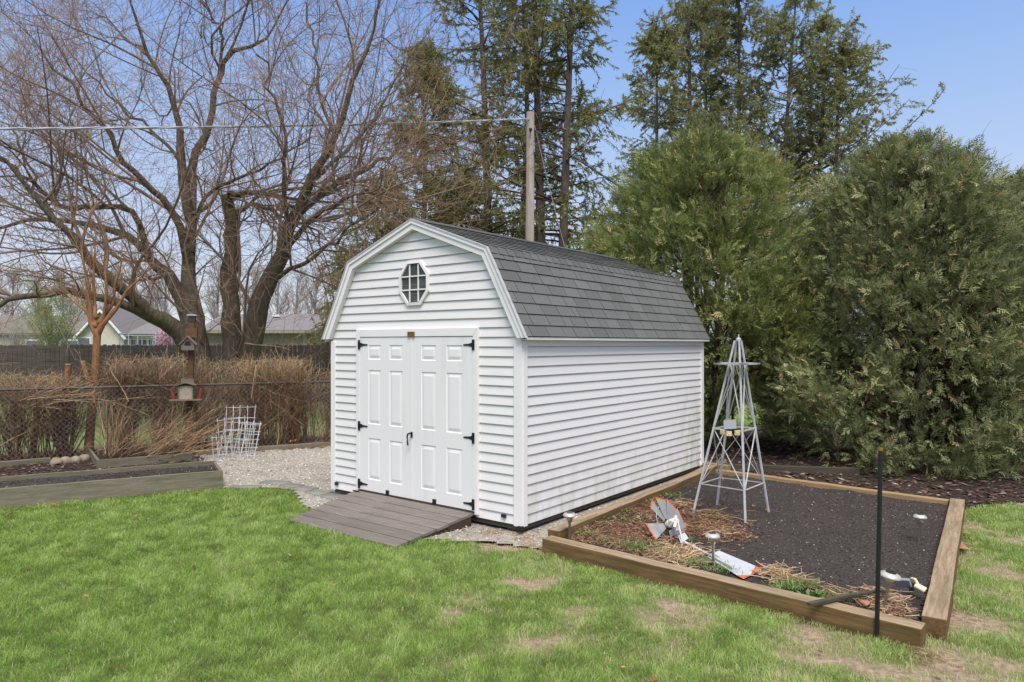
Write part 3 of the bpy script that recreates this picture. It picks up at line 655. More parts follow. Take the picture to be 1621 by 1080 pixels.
# doors: a real six-panel sheet built from a height grid
def door(x0, x1, hinge_left):
    W_ = x1-x0; Z0, Z1 = .165, 2.032; Hh = Z1-Z0
    cols = [(.165,.415),(.585,.835)]; rowsd = [(.05,.143),(.213,.564),(.656,.925)]
    xs = {0.0, W_}; zs = {0.0, Hh}
    prof_d = [(0,0),(.007,.0075),(.017,.0075),(.048,.000)]       # distance in from the panel edge, depth
    for a, b in cols:
        for d, _ in prof_d: xs |= {a*W_+d, b*W_-d}
    for a, b in rowsd:
        for d, _ in prof_d: zs |= {(1-b)*Hh+d, (1-a)*Hh-d}
    xs = np.array(sorted(xs)); zs = np.array(sorted(zs)); X, Z = np.meshgrid(xs, zs); D = np.zeros_like(X)
    for a, b in cols:
        for c, e in rowsd:
            dd = np.minimum(np.minimum(X-a*W_, b*W_-X), np.minimum(Z-(1-e)*Hh, (1-c)*Hh-Z))
            D = np.where(dd > -1e-6, np.interp(np.clip(dd, 0, None), [p[0] for p in prof_d], [p[1] for p in prof_d]), D)
    n = len(xs); i = np.arange(len(zs)-1)[:,None]*n; j = np.arange(n-1)[None]
    f = np.stack([i+j, i+j+1, i+n+j+1, i+n+j], -1).reshape(-1, 4)
    V = np.stack([X.ravel()+x0, -.034+D.ravel(), Z.ravel()+Z0], 1); m_ = len(V)
    rim = [0, n-1, len(V)-1, len(V)-n]; Vb = V[rim].copy(); Vb[:,1] = -.004
    V = np.vstack([V, V[rim], Vb]); r = [[m_+k, m_+4+k, m_+4+(k+1)%4, m_+(k+1)%4] for k in range(4)]
    dr = mk('door', V, [f, np.array(r)], M['door'], shed)
    hx = x0 if hinge_left else x1; s = 1 if hinge_left else -1
    for z in (1.943, .945, .235):
        mb = MB()
        mb.box((hx-s*.012, -.046, z), (.032, .010, .115))
        mb.box((hx-s*.012+s*.0, -.056, z), (.010, .012, .06))
        mb.prism([(hx+s*.006, z-.026), (hx+s*.055, z-.012), (hx+s*.125, z-.008), (hx+s*.140, z), (hx+s*.125, z+.008), (hx+s*.055, z+.012), (hx+s*.006, z+.026)], -.041, -.034)
        for dz in (-.045, .045): mb.lathe([(.006,0),(.004,.004)], (hx-s*.012, -.053, z+dz), 6)
        h = mb.build('hinge', M['black'], dr)
    mb = MB(); cx = (x0+x1)/2+(.05 if hinge_left else -.10)
    mb.box((cx, -.042, .19), (.045, .016, .045)); mb.lathe([(.008,0),(.008,.03)], (cx, -.05, .175), 8); mb.build('bolt_catch', M['black'], dr)
    return dr
dl = door(-2.470, -1.571, True); dr_ = door(-1.567, -.629, False)
mb = MB(); mb.box((-1.5675, -.0375, 1.1), (.030, .005, 1.86)); mb.build('astragal', M['trim'], dr_)
mb = MB(); mb.prism([(-1.572,.875),(-1.545,.875),(-1.545,.94),(-1.572,.94)], -.047, -.040)
mb.tube([(-1.558,-.04,.92),(-1.558,-.075,.925),(-1.575,-.085,.918),(-1.592,-.082,.89),(-1.590,-.078,.82),(-1.583,-.078,.785)], [.012,.011,.011,.010,.009,.010], 8)
mb.build('handle', M['black'], dr_, smooth=True)
mb = MB(); mb.box((-1.55, -.015, .150), (1.90, .055, .025)); mb.build('threshold', M['ramp_side'], shed)
# octagonal window
def octo(w_, h_, cw, ch):  # full size, flat lengths
    return [(-cw/2,-h_/2),(cw/2,-h_/2),(w_/2,-ch/2),(w_/2,ch/2),(cw/2,h_/2),(-cw/2,h_/2),(-w_/2,ch/2),(-w_/2,-ch/2)]
WX, WZ = -1.54, 2.655
oo = octo(.480,.515,.215,.20); oi = octo(.414,.449,.186,.172)
V = []; Fq = []
for q, (pts, y) in enumerate([(oo,-.004),(oo,-.034),(oi,-.038),(oi,-.010)]):
    V += [(WX+p[0], y, WZ+p[1]) for p in pts]
for q in range(3):
    for i in range(8): Fq.append([q*8+i, q*8+(i+1)%8, q*8+8+(i+1)%8, q*8+8+i])
win = mk('window', V, [Fq], M['trim'], shed)
mb = MB(); mb.prism([(WX+p[0], WZ+p[1]) for p in octo(.416,.451,.187,.173)], -.013, -.009); mb.build('pane', M['glass'], win)
mb = MB()
for x in (-.070, .070): mb.box((WX+x, -.0225, WZ), (.015, .012, .435))
for z in (-.078, .078): mb.box((WX, -.0235, WZ+z), (.408, .012, .014))
mb.build('muntin', M['trim'], win)
for x in (-2.95, -.22):    # black tie down catches on the lowest board
    mb = MB(); mb.box((x, -.022, .170), (.060, .016, .030)); mb.lathe([(.012,0),(.012,.022)], (x+.02, -.034, .158), 8); mb.build('catch', M['black'], shed)
mb = MB(); mb.box((.004, -.03, .075), (.05, .05, .05)); mb.build('foot_block', M['black'], shed)

# ------------------------------------------------------------------ ramp
ramp = thing('door_ramp', 'weathered plank ramp sloping from lawn up to shed doors', 'ramp', (S0[0], S0[1], 0), SRZ)
def to_local(p, base=S0, rz=SRZ):
    d = np.array(p[:2])-np.array(base); c, s = cos(-rz), sin(-rz); return np.array([d[0]*c-d[1]*s, d[0]*s+d[1]*c])
rl, rr = to_local(G(455,825)), to_local(G(625,868))
tl_, tr_ = np.array([-2.535,-.055]), np.array([-.61,-.055])
ztop = .148; npk = 6
for i in range(npk):
    a, b = i/npk, (i+1)/npk-.012; zb = lambda t: ztop+(.012-ztop)*t
    q = [tl_+(rl-tl_)*a, tr_+(rr-tr_)*a, tr_+(rr-tr_)*b, tl_+(rl-tl_)*b]
    jl, jr = random.uniform(-.008,.008), random.uniform(-.008,.008)
    V = [(q[0][0]+jl,q[0][1],zb(a)), (q[1][0]+jr,q[1][1],zb(a)), (q[2][0]+jr,q[2][1],zb(b)), (q[3][0]+jl,q[3][1],zb(b))]
    c = np.mean(V, 0); d = unit(np.array(V[1])-np.array(V[0])); ang = math.atan2(d[1], d[0]); ca, sa = cos(-ang), sin(-ang)
    L_ = [((v[0]-c[0])*ca-(v[1]-c[1])*sa, (v[0]-c[0])*sa+(v[1]-c[1])*ca, v[2]-c[2]) for v in V]
    L_ = L_+[(x, y, z-.032) for x, y, z in L_]
    o = mk('plank', L_, [[[0,3,2,1],[4,5,6,7],[0,1,5,4],[1,2,6,5],[2,3,7,6],[3,0,4,7]]], M['deck'], ramp, loc=c, rot=(0,0,ang)); bevel(o, .004)
for a, b in ((tr_+np.array([-.03,-.02]), rr+(tr_-rr)*.12+np.array([-.035,0])), (tl_+np.array([.03,-.02]), rl+(tl_-rl)*.12+np.array([.03,0]))):
    mb = MB(); V = []
    for p, z in ((a, ztop-.034), (b, .028-.034+.02)):
        for dx in (-.02, .02): V += [(p[0]+dx, p[1], z), (p[0]+dx, p[1], -.005)]
    mb.add(V, [[0,2,3,1],[4,5,7,6],[0,1,5,4],[2,6,7,3],[0,4,6,2]]); mb.build('side_board', M['ramp_side'], ramp)
mb = MB(); mb.box(((tl_[0]+.06), -.10, ztop+.004), (.10, .022, .008)); mb.build('strap', M['black'], ramp)

# ------------------------------------------------------------------ timbers and boards
def board(name, a, b, w_, h_, z0, m, parent, base, bev=.006, wob=.004, dz=0.0):
    """a timber lying from a to b (world xy, its centre line), subdivided a little so that it is not dead straight"""
    a = np.array(a, float)[:2]; b = np.array(b, float)[:2]; d = b-a; Ln = np.linalg.norm(d); ang = math.atan2(d[1], d[0])
    n = max(2, int(Ln/.35)); xs = np.linspace(-Ln/2, Ln/2, n+1); V = []
    r = np.random.default_rng(int(abs(a[0]*977+b[1]*331))%9999)
    for i, x in enumerate(xs):
        jy, jz = (r.random(2)-.5)*2*wob
        for y, z in ((-w_/2,0),(w_/2,0),(w_/2,h_),(-w_/2,h_)): V.append((x, y+jy, z+(jz if z else 0)+dz*(i/n)))
    Fq = [[i*4+k, i*4+(k+1)%4, i*4+4+(k+1)%4, i*4+4+k] for i in range(n) for k in range(4)]+[[3,2,1,0],[n*4,n*4+1,n*4+2,n*4+3]]
    c = (a+b)/2-np.array(base[:2])
    o = mk(name, V, [Fq], m, parent, loc=(c[0], c[1], z0), rot=(0, 0, ang)); bevel(o, bev, 2); return o
def side_shade_stain(m, col, f):
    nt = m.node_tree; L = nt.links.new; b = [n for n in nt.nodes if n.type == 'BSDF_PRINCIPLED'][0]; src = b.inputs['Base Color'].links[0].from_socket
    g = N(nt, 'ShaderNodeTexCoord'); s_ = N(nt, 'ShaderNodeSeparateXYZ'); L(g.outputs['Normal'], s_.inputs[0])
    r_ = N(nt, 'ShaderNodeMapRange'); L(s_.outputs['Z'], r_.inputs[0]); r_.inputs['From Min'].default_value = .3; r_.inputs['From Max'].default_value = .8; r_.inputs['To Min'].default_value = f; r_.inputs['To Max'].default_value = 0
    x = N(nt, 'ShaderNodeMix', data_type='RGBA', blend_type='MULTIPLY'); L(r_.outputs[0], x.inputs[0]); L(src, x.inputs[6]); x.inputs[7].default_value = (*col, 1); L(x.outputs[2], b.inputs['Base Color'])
side_shade_stain(M['timber'], (.56,.46,.29), 1.0)      # upright faces painted darker than tops, imitating top light, over an olive stain
u1 = unit((BB-BA)[None])[0]; u2 = unit((BC-BB)[None])[0]; u3 = unit((BC-BD)[None])[0]; u4 = unit((BD-BA)[None])[0]
bed = thing('timber_bed', 'low garden bed of square brown timbers filled with black soil', 'garden bed', (*((BA+BC)/2), 0)); bb = (BA+BC)/2
n1 = np.array([-u1[1], u1[0]]); n2 = np.array([-u2[1], u2[0]]); n4 = np.array([u4[1], -u4[0]]); n3 = np.array([u3[1], -u3[0]])
TW = .135
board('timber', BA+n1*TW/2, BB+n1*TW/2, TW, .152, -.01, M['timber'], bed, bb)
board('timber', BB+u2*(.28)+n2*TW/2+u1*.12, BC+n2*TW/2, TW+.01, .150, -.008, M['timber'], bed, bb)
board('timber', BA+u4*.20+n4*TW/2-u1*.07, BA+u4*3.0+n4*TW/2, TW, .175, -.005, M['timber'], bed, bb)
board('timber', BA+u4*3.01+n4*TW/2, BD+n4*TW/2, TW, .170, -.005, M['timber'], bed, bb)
board('timber', BD+u3*.16+n3*TW/2, BC-u3*.15+n3*TW/2, TW*.8, .135, -.01, M['timber_yellow'], bed, bb)
tag(bed.children[-1], 'yellower back timber')
# edging behind the bed, and along the fence on the left
def edging(label, pts, w_, h_, m, name='edging_timber', group='edging timbers lying on the ground'):
    c = np.mean([p[:2] for p in pts], 0); t = thing(name, label, 'timber', (c[0], c[1], 0), 0, group)
    for a, b in zip(pts[:-1], pts[1:]): board('beam', a, b, w_, h_, -.01, m, t, c)
edging('dark edging timber on mulch behind the black soil bed', [(3.15,10.75), (5.15,10.35)], .09, .12, M['timber_dark'])
edging('short yellow timber block against back corner of soil bed', [(2.95,10.75), (3.25,10.45)], .13, .14, M['timber_yellow'])
edging('long edging timber below chain link fence beside gravel', [G(305,722), G(525,707)], .09, .10, M['planter'])
edging('edging timber at left picture edge in front of the stones', [G(-90,748), G(80,733)], .09, .10, M['planter'])
# long planter
pc = PF+PN*.45+PD*2.5; pl = thing('long_planter', 'long grey green plank planter box with dark soil on lawn edge', 'planter', (*pc, 0))
def pboard(a, b, h, w_=.04, z0=-.01): return board('side_board', a, b, w_, h, z0, M['planter'], pl, pc, .003, .003)
pboard(PF+PN*.02, PF+PN*.02+PD*5, .25); pboard(PF+PN*.88, PF+PN*.88+PD*5, .255); pboard(PF+PN*.042-PD*-.02+PD*0, PF+PN*.858+PD*.02, .245, .038)
b2 = thing('corner_bed', 'small open board bed around the bird feeder post', 'garden bed', (-6.2,11.6,0)); 
for a, b in ((G(153,743)[:2], G(304,730)[:2]), (G(152,743)[:2]+[0,.06], G(138,719)[:2])): board('side_board', a, b, .04, .15, -.01, M['planter'], b2, (-6.2,11.6), .003)
board('side_board', G(304,730)[:2]+[-.02,.05], G(306,722)[:2], .04, .15, -.01, M['planter'], b2, (-6.2,11.6), .003)

# ------------------------------------------------------------------ chain-link fences
def chain_fence(label, a, b, h, posts, cell=.062, rail_m='rail', r=.0021):
    a = np.array(a, float); b = np.array(b, float); c = (a+b)/2; d = b-a; Ln = np.linalg.norm(d); d /= Ln; ang = math.atan2(d[1], d[0])
    t = thing('chain_link_fence', label, 'fence', (*c, 0), ang)
    P2 = []
    for s in (1, -1):
        for k in np.arange(-h if s > 0 else 0, Ln+(0 if s > 0 else h), cell*1.414):
            # wire from the bottom (k,0) rising at 45 degrees
            x0, z0, x1, z1 = k, 0, k+s*h, h
            if s > 0:
                if x0 < 0: z0 = -x0; x0 = 0
                if x1 > Ln: z1 = h-(x1-Ln); x1 = Ln
            else:
                if x0 > Ln: z0 = x0-Ln; x0 = Ln
                if x1 < 0: z1 = h+x1; x1 = 0
            if abs(x1-x0) < .02: continue
            P2.append([(x0-Ln/2, .004*s, z0+.02), (x1-Ln/2, .004*s, z1+.02)])
    P2 = np.array(P2); V, f = tubes(P2, np.full(P2.shape[:2], r), 4); mk('mesh', V, [f], M['galv_dark'], t)
    mb = MB(); mb.tube([(-Ln/2,0,h+.03), (Ln/2,0,h+.03)], .021, 8); mb.build('rail', M[rail_m], t, smooth=True)
    for x in posts: mb = MB(); mb.tube([(x-Ln/2,.03,-.05),(x-Ln/2,.03,h+.05)], .028, 8); mb.lathe([(.03,0),(.028,.03),(.006,.05)], (x-Ln/2,.03,h+.05), 8); mb.build('post', M[rail_m], t, smooth=True)
FA, FB = np.array([-12.5, 9.05]), np.array([-2.6, 14.35])
chain_fence('old chain link fence behind the cut hedge and bird feeder', FA, FB, 1.18, [.3, 9.6])
chain_fence('chain link fence on the right behind the evergreens', (1.9,15.1), (16,15.3), 1.12, [.1, 2.9, 5.8, 8.7, 11.6])

# ------------------------------------------------------------------ privacy fence, dog-eared pickets
def privacy(a, b, label, h=1.93):
    a = np.array(a, float); b = np.array(b, float); c = (a+b)/2; d = b-a; Ln = np.linalg.norm(d); ang = math.atan2(d[1], d[0])
    t = thing('privacy_fence', label, 'fence', (*c, 0), ang); x = -Ln/2; sec = 0
    while x < Ln/2-.5:
        mb = MB(); e = min(x+2.44, Ln/2); q = x
        while q < e-.13:
            hh = h+random.uniform(-.02,.02); w_ = .132; lean = random.uniform(-.006,.006)
            mb.prism([(q,.04),(q+w_,.04),(q+w_+lean,hh-.03),(q+w_-.03+lean,hh),(q+.03+lean,hh),(q+lean,hh-.03)], -.012+random.uniform(-.003,.003), .006); q += .142
        mb.build('picket_panel', M['fence_wood'], t)
        mb = MB(); mb.box((x, .055, h/2-.02), (.09, .09, h-.04)); mb.build('post', M['fence_wood'], t)
        x += 2.44
    for z in (.35, 1.0, 1.62): mb = MB(); mb.box((0, .028, z), (Ln-.2, .038, .085)); mb.build('rail', M['fence_wood'], t)
privacy((-24,21.5), (-5.0,23.6), 'dark weathered wooden picket fence standing behind the big bare trees')

# ------------------------------------------------------------------ utility pole and cables
pt = P(838, 178, 21)
up_ = thing('utility_pole', 'tall pale weathered wooden utility pole rising behind shed roof', 'utility pole', (pt[0], 21, 0))
mb = MB(); mb.tube([(0,0,-.3),(0.0,0,3),(.02,0,6),(.03,0,pt[2])], [.145,.138,.128,.120], 12); mb.build('shaft', M['pole'], up_, smooth=True)
mb = MB(); mb.box((.03,-.17,pt[2]-.6), (.05,.12,.05)); mb.build('bracket', M['black'], up_)
mb = MB(); mb.lathe([(.03,0),(.05,.03),(.05,.07),(.03,.1)], (.03,-.26,pt[2]-.65), 8); mb.build('insulator', M['black'], up_)
mb = MB(); mb.box((.18,-.02,pt[2]-1.25), (.12,.1,.1)); mb.build('clamp', M['black'], up_)
def cable(name, label, a, b, sag, r, m, strands=1, grp=None, spread=.02):
    a = np.array(a); b = np.array(b); s = np.linspace(0, 1, 40)[:,None]; p = a+(b-a)*s; p[:,2] -= (4*sag*s*(1-s))[:,0]
    o = p[len(p)//2].copy(); mb = MB()
    for k in range(strands):
        ph = s[:,0]*60+k*2*pi/max(1,strands); q = p-o
        q = q+np.stack([np.zeros(40), np.cos(ph)*spread*(strands > 1), np.sin(ph)*spread*(strands > 1)], 1); mb.tube(q, r, 6)
    ob = mb.build(name, m, None, smooth=True, loc=o); tag(ob, label, 'cable', grp)
pk = P(838, 190, 21)
cable('overhead_cable', 'thick pale overhead cable crossing the sky from left to pole', (pk[0], 20.9, pk[2]), P(-500, 204, 11), .10, .015, M['cable'], 3, None, .019)
cable('service_cable', 'dark twisted cable sloping down right from pole into evergreen', P(848, 207, 20.95), P(1105, 372, 16.5), .05, .020, M['cable_dark'], 2, None, .022)
cable('guy_wire', 'thin white wire hanging down the right side of the pole', P(846, 198, 20.95), P(895, 395, 21.6), .08, .010, M['cable'])
# ------------------------------------------------------------------ windmill tower
TC = np.array([2.42, 7.72]); TZ = .06
tw = thing('windmill_tower', 'grey metal lattice garden windmill tower missing its rotor', 'windmill tower', (TC[0], TC[1], TZ))
feet = [np.array([-.42,.0,0]), np.array([.02,-.43,0]), np.array([.445,.06,0]), np.array([-.03,.42,0])]
apex = np.array([.095, .02, 1.94])
def leg_at(i, z):  # the legs run to a small square under the apex
    f = feet[i]; tp = apex+(f-apex)*np.array([.085,.085,0]); t = z/1.93; return f+(tp-f)*t*np.array([1,1,0])+np.array([0,0,z])
for i in range(4):
    mb = MB(); a = leg_at(i, -.08); b = leg_at(i, 1.93); c = leg_at(i, .0)
    out_ = unit(np.array([feet[i][0], feet[i][1], 0]))
    mb.tube([a, c, leg_at(i, 1.0), b], [.014,.014,.013,.0115], 6)
    for z in (.30,.96,1.62,1.2): p = leg_at(i, z)+out_*.013; mb.lathe([(.006,0),(.004,.004)], p, 6)
    mb.build('leg', M['galv'], tw)
for z, nm in ((.345,'lower_ring'), (.955,'waist_ring')):
    mb = MB()
    for i in range(4): mb.bar(leg_at(i, z), leg_at((i+1)%4, z), .018, .006 if z < .5 else .014)
    mb.build(nm, M['galv'], tw)
for (za, zb) in ((.345,.955), (.955,1.70)):
    for i in range(4):
        j = (i+1)%4; off = unit((feet[i]+feet[j]))*.006
        mb = MB(); mb.bar(leg_at(i, za)+off, leg_at(j, zb)+off, .012, .005, up=(0,0,1)); mb.bar(leg_at(j, za)-off, leg_at(i, zb)-off, .012, .005); mb.build('cross_brace', M['galv'], tw)
pl_c = leg_at(0,1.675)*.25+leg_at(1,1.675)*.25+leg_at(2,1.675)*.25+leg_at(3,1.675)*.25
mb = MB(); aa = R(48); Mz = np.array([[cos(aa),-sin(aa),0],[sin(aa),cos(aa),0],[0,0,1]])
for k in range(4):
    a0 = aa+k*pi/2; mid = pl_c+np.array([cos(a0)*.145, sin(a0)*.145, 0]); mb.box(mid, (.085, .375, .018), np.array([[cos(a0),-sin(a0),0],[sin(a0),cos(a0),0],[0,0,1]]) )
mb.build('platform', M['galv'], tw)
mb = MB(); mb.lathe([(.028,0),(.030,.02),(.018,.035),(.008,.04),(.008,.075)], apex+np.array([0,0,-.015]), 8); mb.build('cap', M['galv'], tw)
# solar lamp clamped to the waist ring
def solar_flood(label, loc, rz, heads, panel_rot, m, mp, hs=.048, panel_size=(.125,.085,.022), poff=(0,.03,.045), grp='solar flood lights with square heads'):
    t = thing('solar_flood_light', label, 'solar light', loc, rz, grp)
    mb = MB(); mb.box((0,0,0), panel_size); o = mb.build('solar_panel', mp, t, loc=poff, rot=panel_rot); bevel(o, .003)
    mb = MB(); mb.box((0,.004,.0), (.11,.03,.03)); mb.build('bracket', M['black'], t)
    for (x, y, z, ry, rot) in heads:
        mb = MB(); mb.box((0,0,0), (hs, .022, hs)); h = mb.build('lamp_head', m, t, loc=(x,y,z), rot=rot); bevel(h, .008, 3)
        mb = MB(); mb.lathe([(.0075,0),(.0065,.003),(.002,.005)], (0,0,0), 10, M=np.array([[1,0,0],[0,0,-1],[0,1,0]])); mb.build('bulb', M['tin_white'], h, loc=(0,-.0125,0))
r0 = leg_at(0,.955); r1 = leg_at(1,.955); mid = r0*.35+r1*.65+np.array([TC[0],TC[1],TZ]); angr = math.atan2((r1-r0)[1], (r1-r0)[0])
solar_flood('silver solar panel with three tan square heads on the tower ring', mid+np.array([0,-.02,.0]), angr+R(20), [(-.105,-.02,-.02,0,(0,0,R(-35))), (-.03,-.045,-.032,0,(R(-12),0,R(0))), (.055,-.06,-.018,0,(0,0,R(15)))], (R(52),R(-6),R(2)), M['cream'], M['panel_grey'], .056, (.135,.12,.022), (-.03,.035,.055))

# ------------------------------------------------------------------ fallen rotor and tail
hc = G(1058, 832, .19); rot_c = hc
fw = thing('fallen_windmill_head', 'detached windmill fan and tail vane with orange tips lying on soil', 'windmill head', (hc[0], hc[1], .0))
nrm = unit(np.array([.60, -.60, .50])); e1 = unit(np.cross(nrm, (0,0,1))); e2 = np.cross(e1, nrm)
if e2[2] < 0: e2 = -e2; e1 = -e1
C0 = np.array([0, 0, .20])
right = unit(np.array([1,.1,0]) - nrm*np.dot(np.array([1,.1,0]), nrm)); upv = np.cross(nrm, right)
if upv[2] < 0: upv = -upv
k = 0
for ang in (-70, -38, -4, 30, 62, 98, 138, 192):
    a = R(ang); d = right*cos(a)+upv*sin(a); s = unit(np.cross(nrm, d)); tilt = nrm*(.012 if k < 6 else .035)
    r0_, r1_, r2_ = .055, .250, .268
    def pr(r, w_, sgn): return C0+d*r+s*w_*sgn+tilt*sgn*(r/.25)*.7
    if ang > 180: d = unit(d+np.array([0,0,-.25]))
    V = [pr(r0_,.028,-1), pr(r0_,.028,1), pr(r1_,.085,1), pr(r1_,.085,-1)]
    V += [v-nrm*.0015 for v in V]; mb = MB(); mb.add(V, [[0,1,2,3],[7,6,5,4],[0,4,5,1],[1,5,6,2],[2,6,7,3],[3,7,4,0]])
    bl = mb.build('blade', M['tin'], fw)
    V = [pr(r1_,.085,-1), pr(r1_,.085,1), pr(r2_,.090,1), pr(r2_,.090,-1)]; V += [v-nrm*.0015 for v in V]
    mb = MB(); mb.add(V, [[0,1,2,3],[7,6,5,4],[0,4,5,1],[1,5,6,2],[2,6,7,3],[3,7,4,0]]); mb.build('orange_tip', M['orange'], bl); k += 1
mb = MB(); mb.tube([C0-nrm*.02, C0+nrm*.02, C0+nrm*.05, C0+nrm*.12], [.03,.042,.026,.022], 10)
mb.tube([C0+nrm*.06+right*-.06, C0+nrm*.06+right*.055+upv*.05], .013, 7); mb.tube([C0+nrm*.09+upv*-.10, C0+nrm*.07+upv*.07+right*.05], .014, 7); mb.tube([C0+nrm*.10, C0+nrm*.10+upv*-.08+right*-.05], .016, 7)
mb.build('hub', M['ivory'], fw, smooth=True)
mb = MB(); 
ring = [C0+nrm*.02+(right*cos(t)+upv*sin(t))*.185 for t in np.linspace(R(130), R(330), 16)]; mb.tube(ring, .0035, 5); mb.build('wire_ring', M['steel'], fw)
loc = lambda px, py, z: G(px, py, z)-np.array([hc[0], hc[1], 0])
A_, B_ = C0+nrm*.12, loc(1080, 856, .135); E_ = loc(1124, 879, .125); T_ = loc(1160, 898, .125)
mb = MB(); mb.tube([A_, B_], .008, 7); mb.bar(B_, E_, .026, .010, c_=.5); mb.bar(E_, T_, .022, .010); mb.build('tail_boom', M['tin_white'], fw)
mb = MB(); q = [loc(1073,848,.14), loc(1084,843,.15), loc(1090,852,.14), loc(1078,860,.13)]; mb.add(q+[v-np.array([0,0,.003]) for v in q], [[0,1,2,3],[7,6,5,4],[0,4,5,1],[1,5,6,2],[2,6,7,3],[3,7,4,0]]); mb.build('bracket_plate', M['tin_white'], fw)
def flat(name, pts, z, m, par):
    V = [loc(px, py, zz) for (px, py), zz in zip(pts, z)]; n = len(V); V = V+[v-np.array([0,0,.002]) for v in V]
    return mk(name, V, [[list(range(n))[::-1]], [list(range(n, 2*n))], [[i, (i+1)%n, n+(i+1)%n, n+i] for i in range(n)]], m, par)
vane = flat('tail_vane', [(1119,881),(1138,871.5),(1196,896),(1188,910.5),(1166,910.3)], [.115,.120,.105,.10,.10], M['tin_white'], fw)
flat('orange_tip', [(1197,896.3),(1208,900.4),(1177,916.7),(1166.5,910.8),(1188.5,911)], [.105,.10,.095,.10,.10], M['orange'], vane)

# ------------------------------------------------------------------ solar path lights
def path_light(label, base, h, tilt, capr=.068):
    t = thing('path_light', label, 'solar light', base, 0, 'round topped solar path lights in the soil bed')
    t.rotation_euler = tilt
    mb = MB(); mb.lathe([(.0118,-.06),(.0118,h-.115),(.013,h-.112),(.013,h-.098),(.018,h-.092)], k=12); mb.build('stem', M['steel'], t, smooth=True)
    mb = MB(); mb.lathe([(.016,h-.092),(.026,h-.080),(.030,h-.055),(.030,h-.046)], k=14); mb.build('reflector_cup', M['steel'], t, smooth=True)
    mb = MB(); mb.lathe([(.029,h-.046),(.040,h-.030)], k=16); mb.build('lens', mat_lens, t, smooth=True)
    mb = MB(); mb.lathe([(capr-.006,h-.033),(capr,h-.028),(capr,h-.022),(capr*.85,h-.008),(capr*.62,h-.001),(capr*.60,h+.002)], k=24); cp = mb.build('cap', M['cap'], t, smooth=True)
    mb = MB(); mb.lathe([(capr*.50,h+.001),(capr*.50,h+.0055)], k=18); mb.build('solar_cell', M['panel'], cp)
mat_lens = mat('lamp_lens', (.42,.41,.39), .2, spec=.6)
path_light('upright solar path light in bed corner nearest the shed', G(901,857,.07), .275, (R(2),R(1),0), .064)
path_light('solar path light standing beside the fallen tail vane', G(1130,901,.07), .30, (R(0),R(-2),0), .062)
path_light('solar path light near the far right timber', G(1455,858,.075), .26, (R(0),R(2),0), .060)
path_light('leaning solar path light beside the black pole', G(1398,968,.06), .285, (R(4),R(9),0), .072)

# ------------------------------------------------------------------ black pole, stick, second flood light
bp_ = G(1388, 980, .14)
pole_t = thing('black_pole', 'slim black metal pole with rusty orange top at front timber', 'pole', bp_)
tp = P(1394, 709, bp_[1]+.02)-bp_
mb = MB(); mb.tube([(0,0,-.1), tp*.5+np.array([.002,0,0]), tp*np.array([1,1,.982])], .0145, 10); mb.build('rod', M['black'], pole_t, smooth=True)
mb = MB(); mb.tube([tp*.982, tp], .0138, 10); mb.build('tip', M['rust'], pole_t)
s0, s1 = G(1280,960,.155), G(1405,938,.13)
st_ = thing('old_stick', 'flat dark weathered stick lying across the front timber', 'stick', s0)
mb = MB(); dd = s1-s0; mb.bar((0,0,.014), dd*.45+np.array([0,.01,.022]), .036, .022); mb.bar(dd*.45+np.array([0,.01,.022]), dd+np.array([0,.0,.018]), .030, .018); bevel(mb.build('wood', M['timber_dark'], st_), .003)
lc = G(1444, 930, .16)
solar_flood('dark solar panel with pale yellow heads lying on right timber', lc, R(58), [(-.01,-.052,.012,0,(R(-70),0,R(-10))), (.035,-.02,.028,0,(R(-25),R(12),R(25)))], (R(62),R(8),R(75)), M['cream_pale'], M['panel_grey'], .074, (.115,.075,.026), (-.025,.062,.03))

# ------------------------------------------------------------------ bird feeder post
fb = G(298, 719, .0)
fp = thing('feeder_post', 'brown wooden post with solar cap light behind long planter', 'post', fb); fp.rotation_euler = (0, R(1.6), R(12))
FH = 2.40
mb = MB(); mb.box((0,0,FH/2-.05), (.095,.095,FH+.0)); bevel(mb.build('shaft', M['post'], fp, loc=(0,0,0)), .004)
mb = MB(); mb.box((0,0,2.155), (.19,.10,.17)); mb.build('cleat', M['post'], fp, loc=(0,-.02,0))
mb = MB(); mb.box((0,0,FH-.035), (.115,.115,.03)); mb.box((0,0,FH+.015), (.10,.10,.07)); mb.build('cap_light', M['panel'], fp)
mb = MB(); mb.box((0,0,FH+.068), (.17,.17,.026), taper=.72); mb.build('cap_roof', M['panel_grey'], fp)
def place(base, dz, dy): return np.array([base[0]+dz*math.tan(R(1.6)), base[1]-dy, dz])
h1 = thing('bird_feeder', 'small gabled wooden bird feeder near top of the post', 'bird feeder', place(fb, 1.93, .11), R(12)); h1.scale = (.82,.82,.82)
mb = MB(); mb.prism([(-.13,-.10),(.13,-.10),(.13,.045),(0,.165),(-.13,.045)], -.055, -.04); mb.prism([(-.13,-.10),(.13,-.10),(.13,.045),(0,.165),(-.13,.045)], .035, .05); mb.box((0,0,-.10), (.24,.10,.02))
mb.build('box', M['feeder'], h1)
mb = MB(); mb.prism([(-.18,.02),(-.165,.005),(0,.175),(0,.200)], -.09, .07); mb.prism([(.18,.02),(.165,.005),(0,.175),(0,.200)], -.09, .07); mb.build('roof', M['feeder'], h1)
mb = MB(); mb.prism([(-.07,-.0),(.07,.0),(.035,.09),(-.035,.09)], -.062, -.056); mb.build('opening', M['black'], h1)
h2 = thing('seed_feeder', 'pale wooden seed feeder with tray and two red wings', 'bird feeder', place(fb, 1.11, .13), R(12))
mb = MB(); mb.box((-.115,0,.0), (.015,.16,.26)); mb.box((.115,0,0), (.015,.16,.26)); mb.box((0,.07,.05), (.21,.02,.36)); mb.build('frame', M['feeder'], h2)
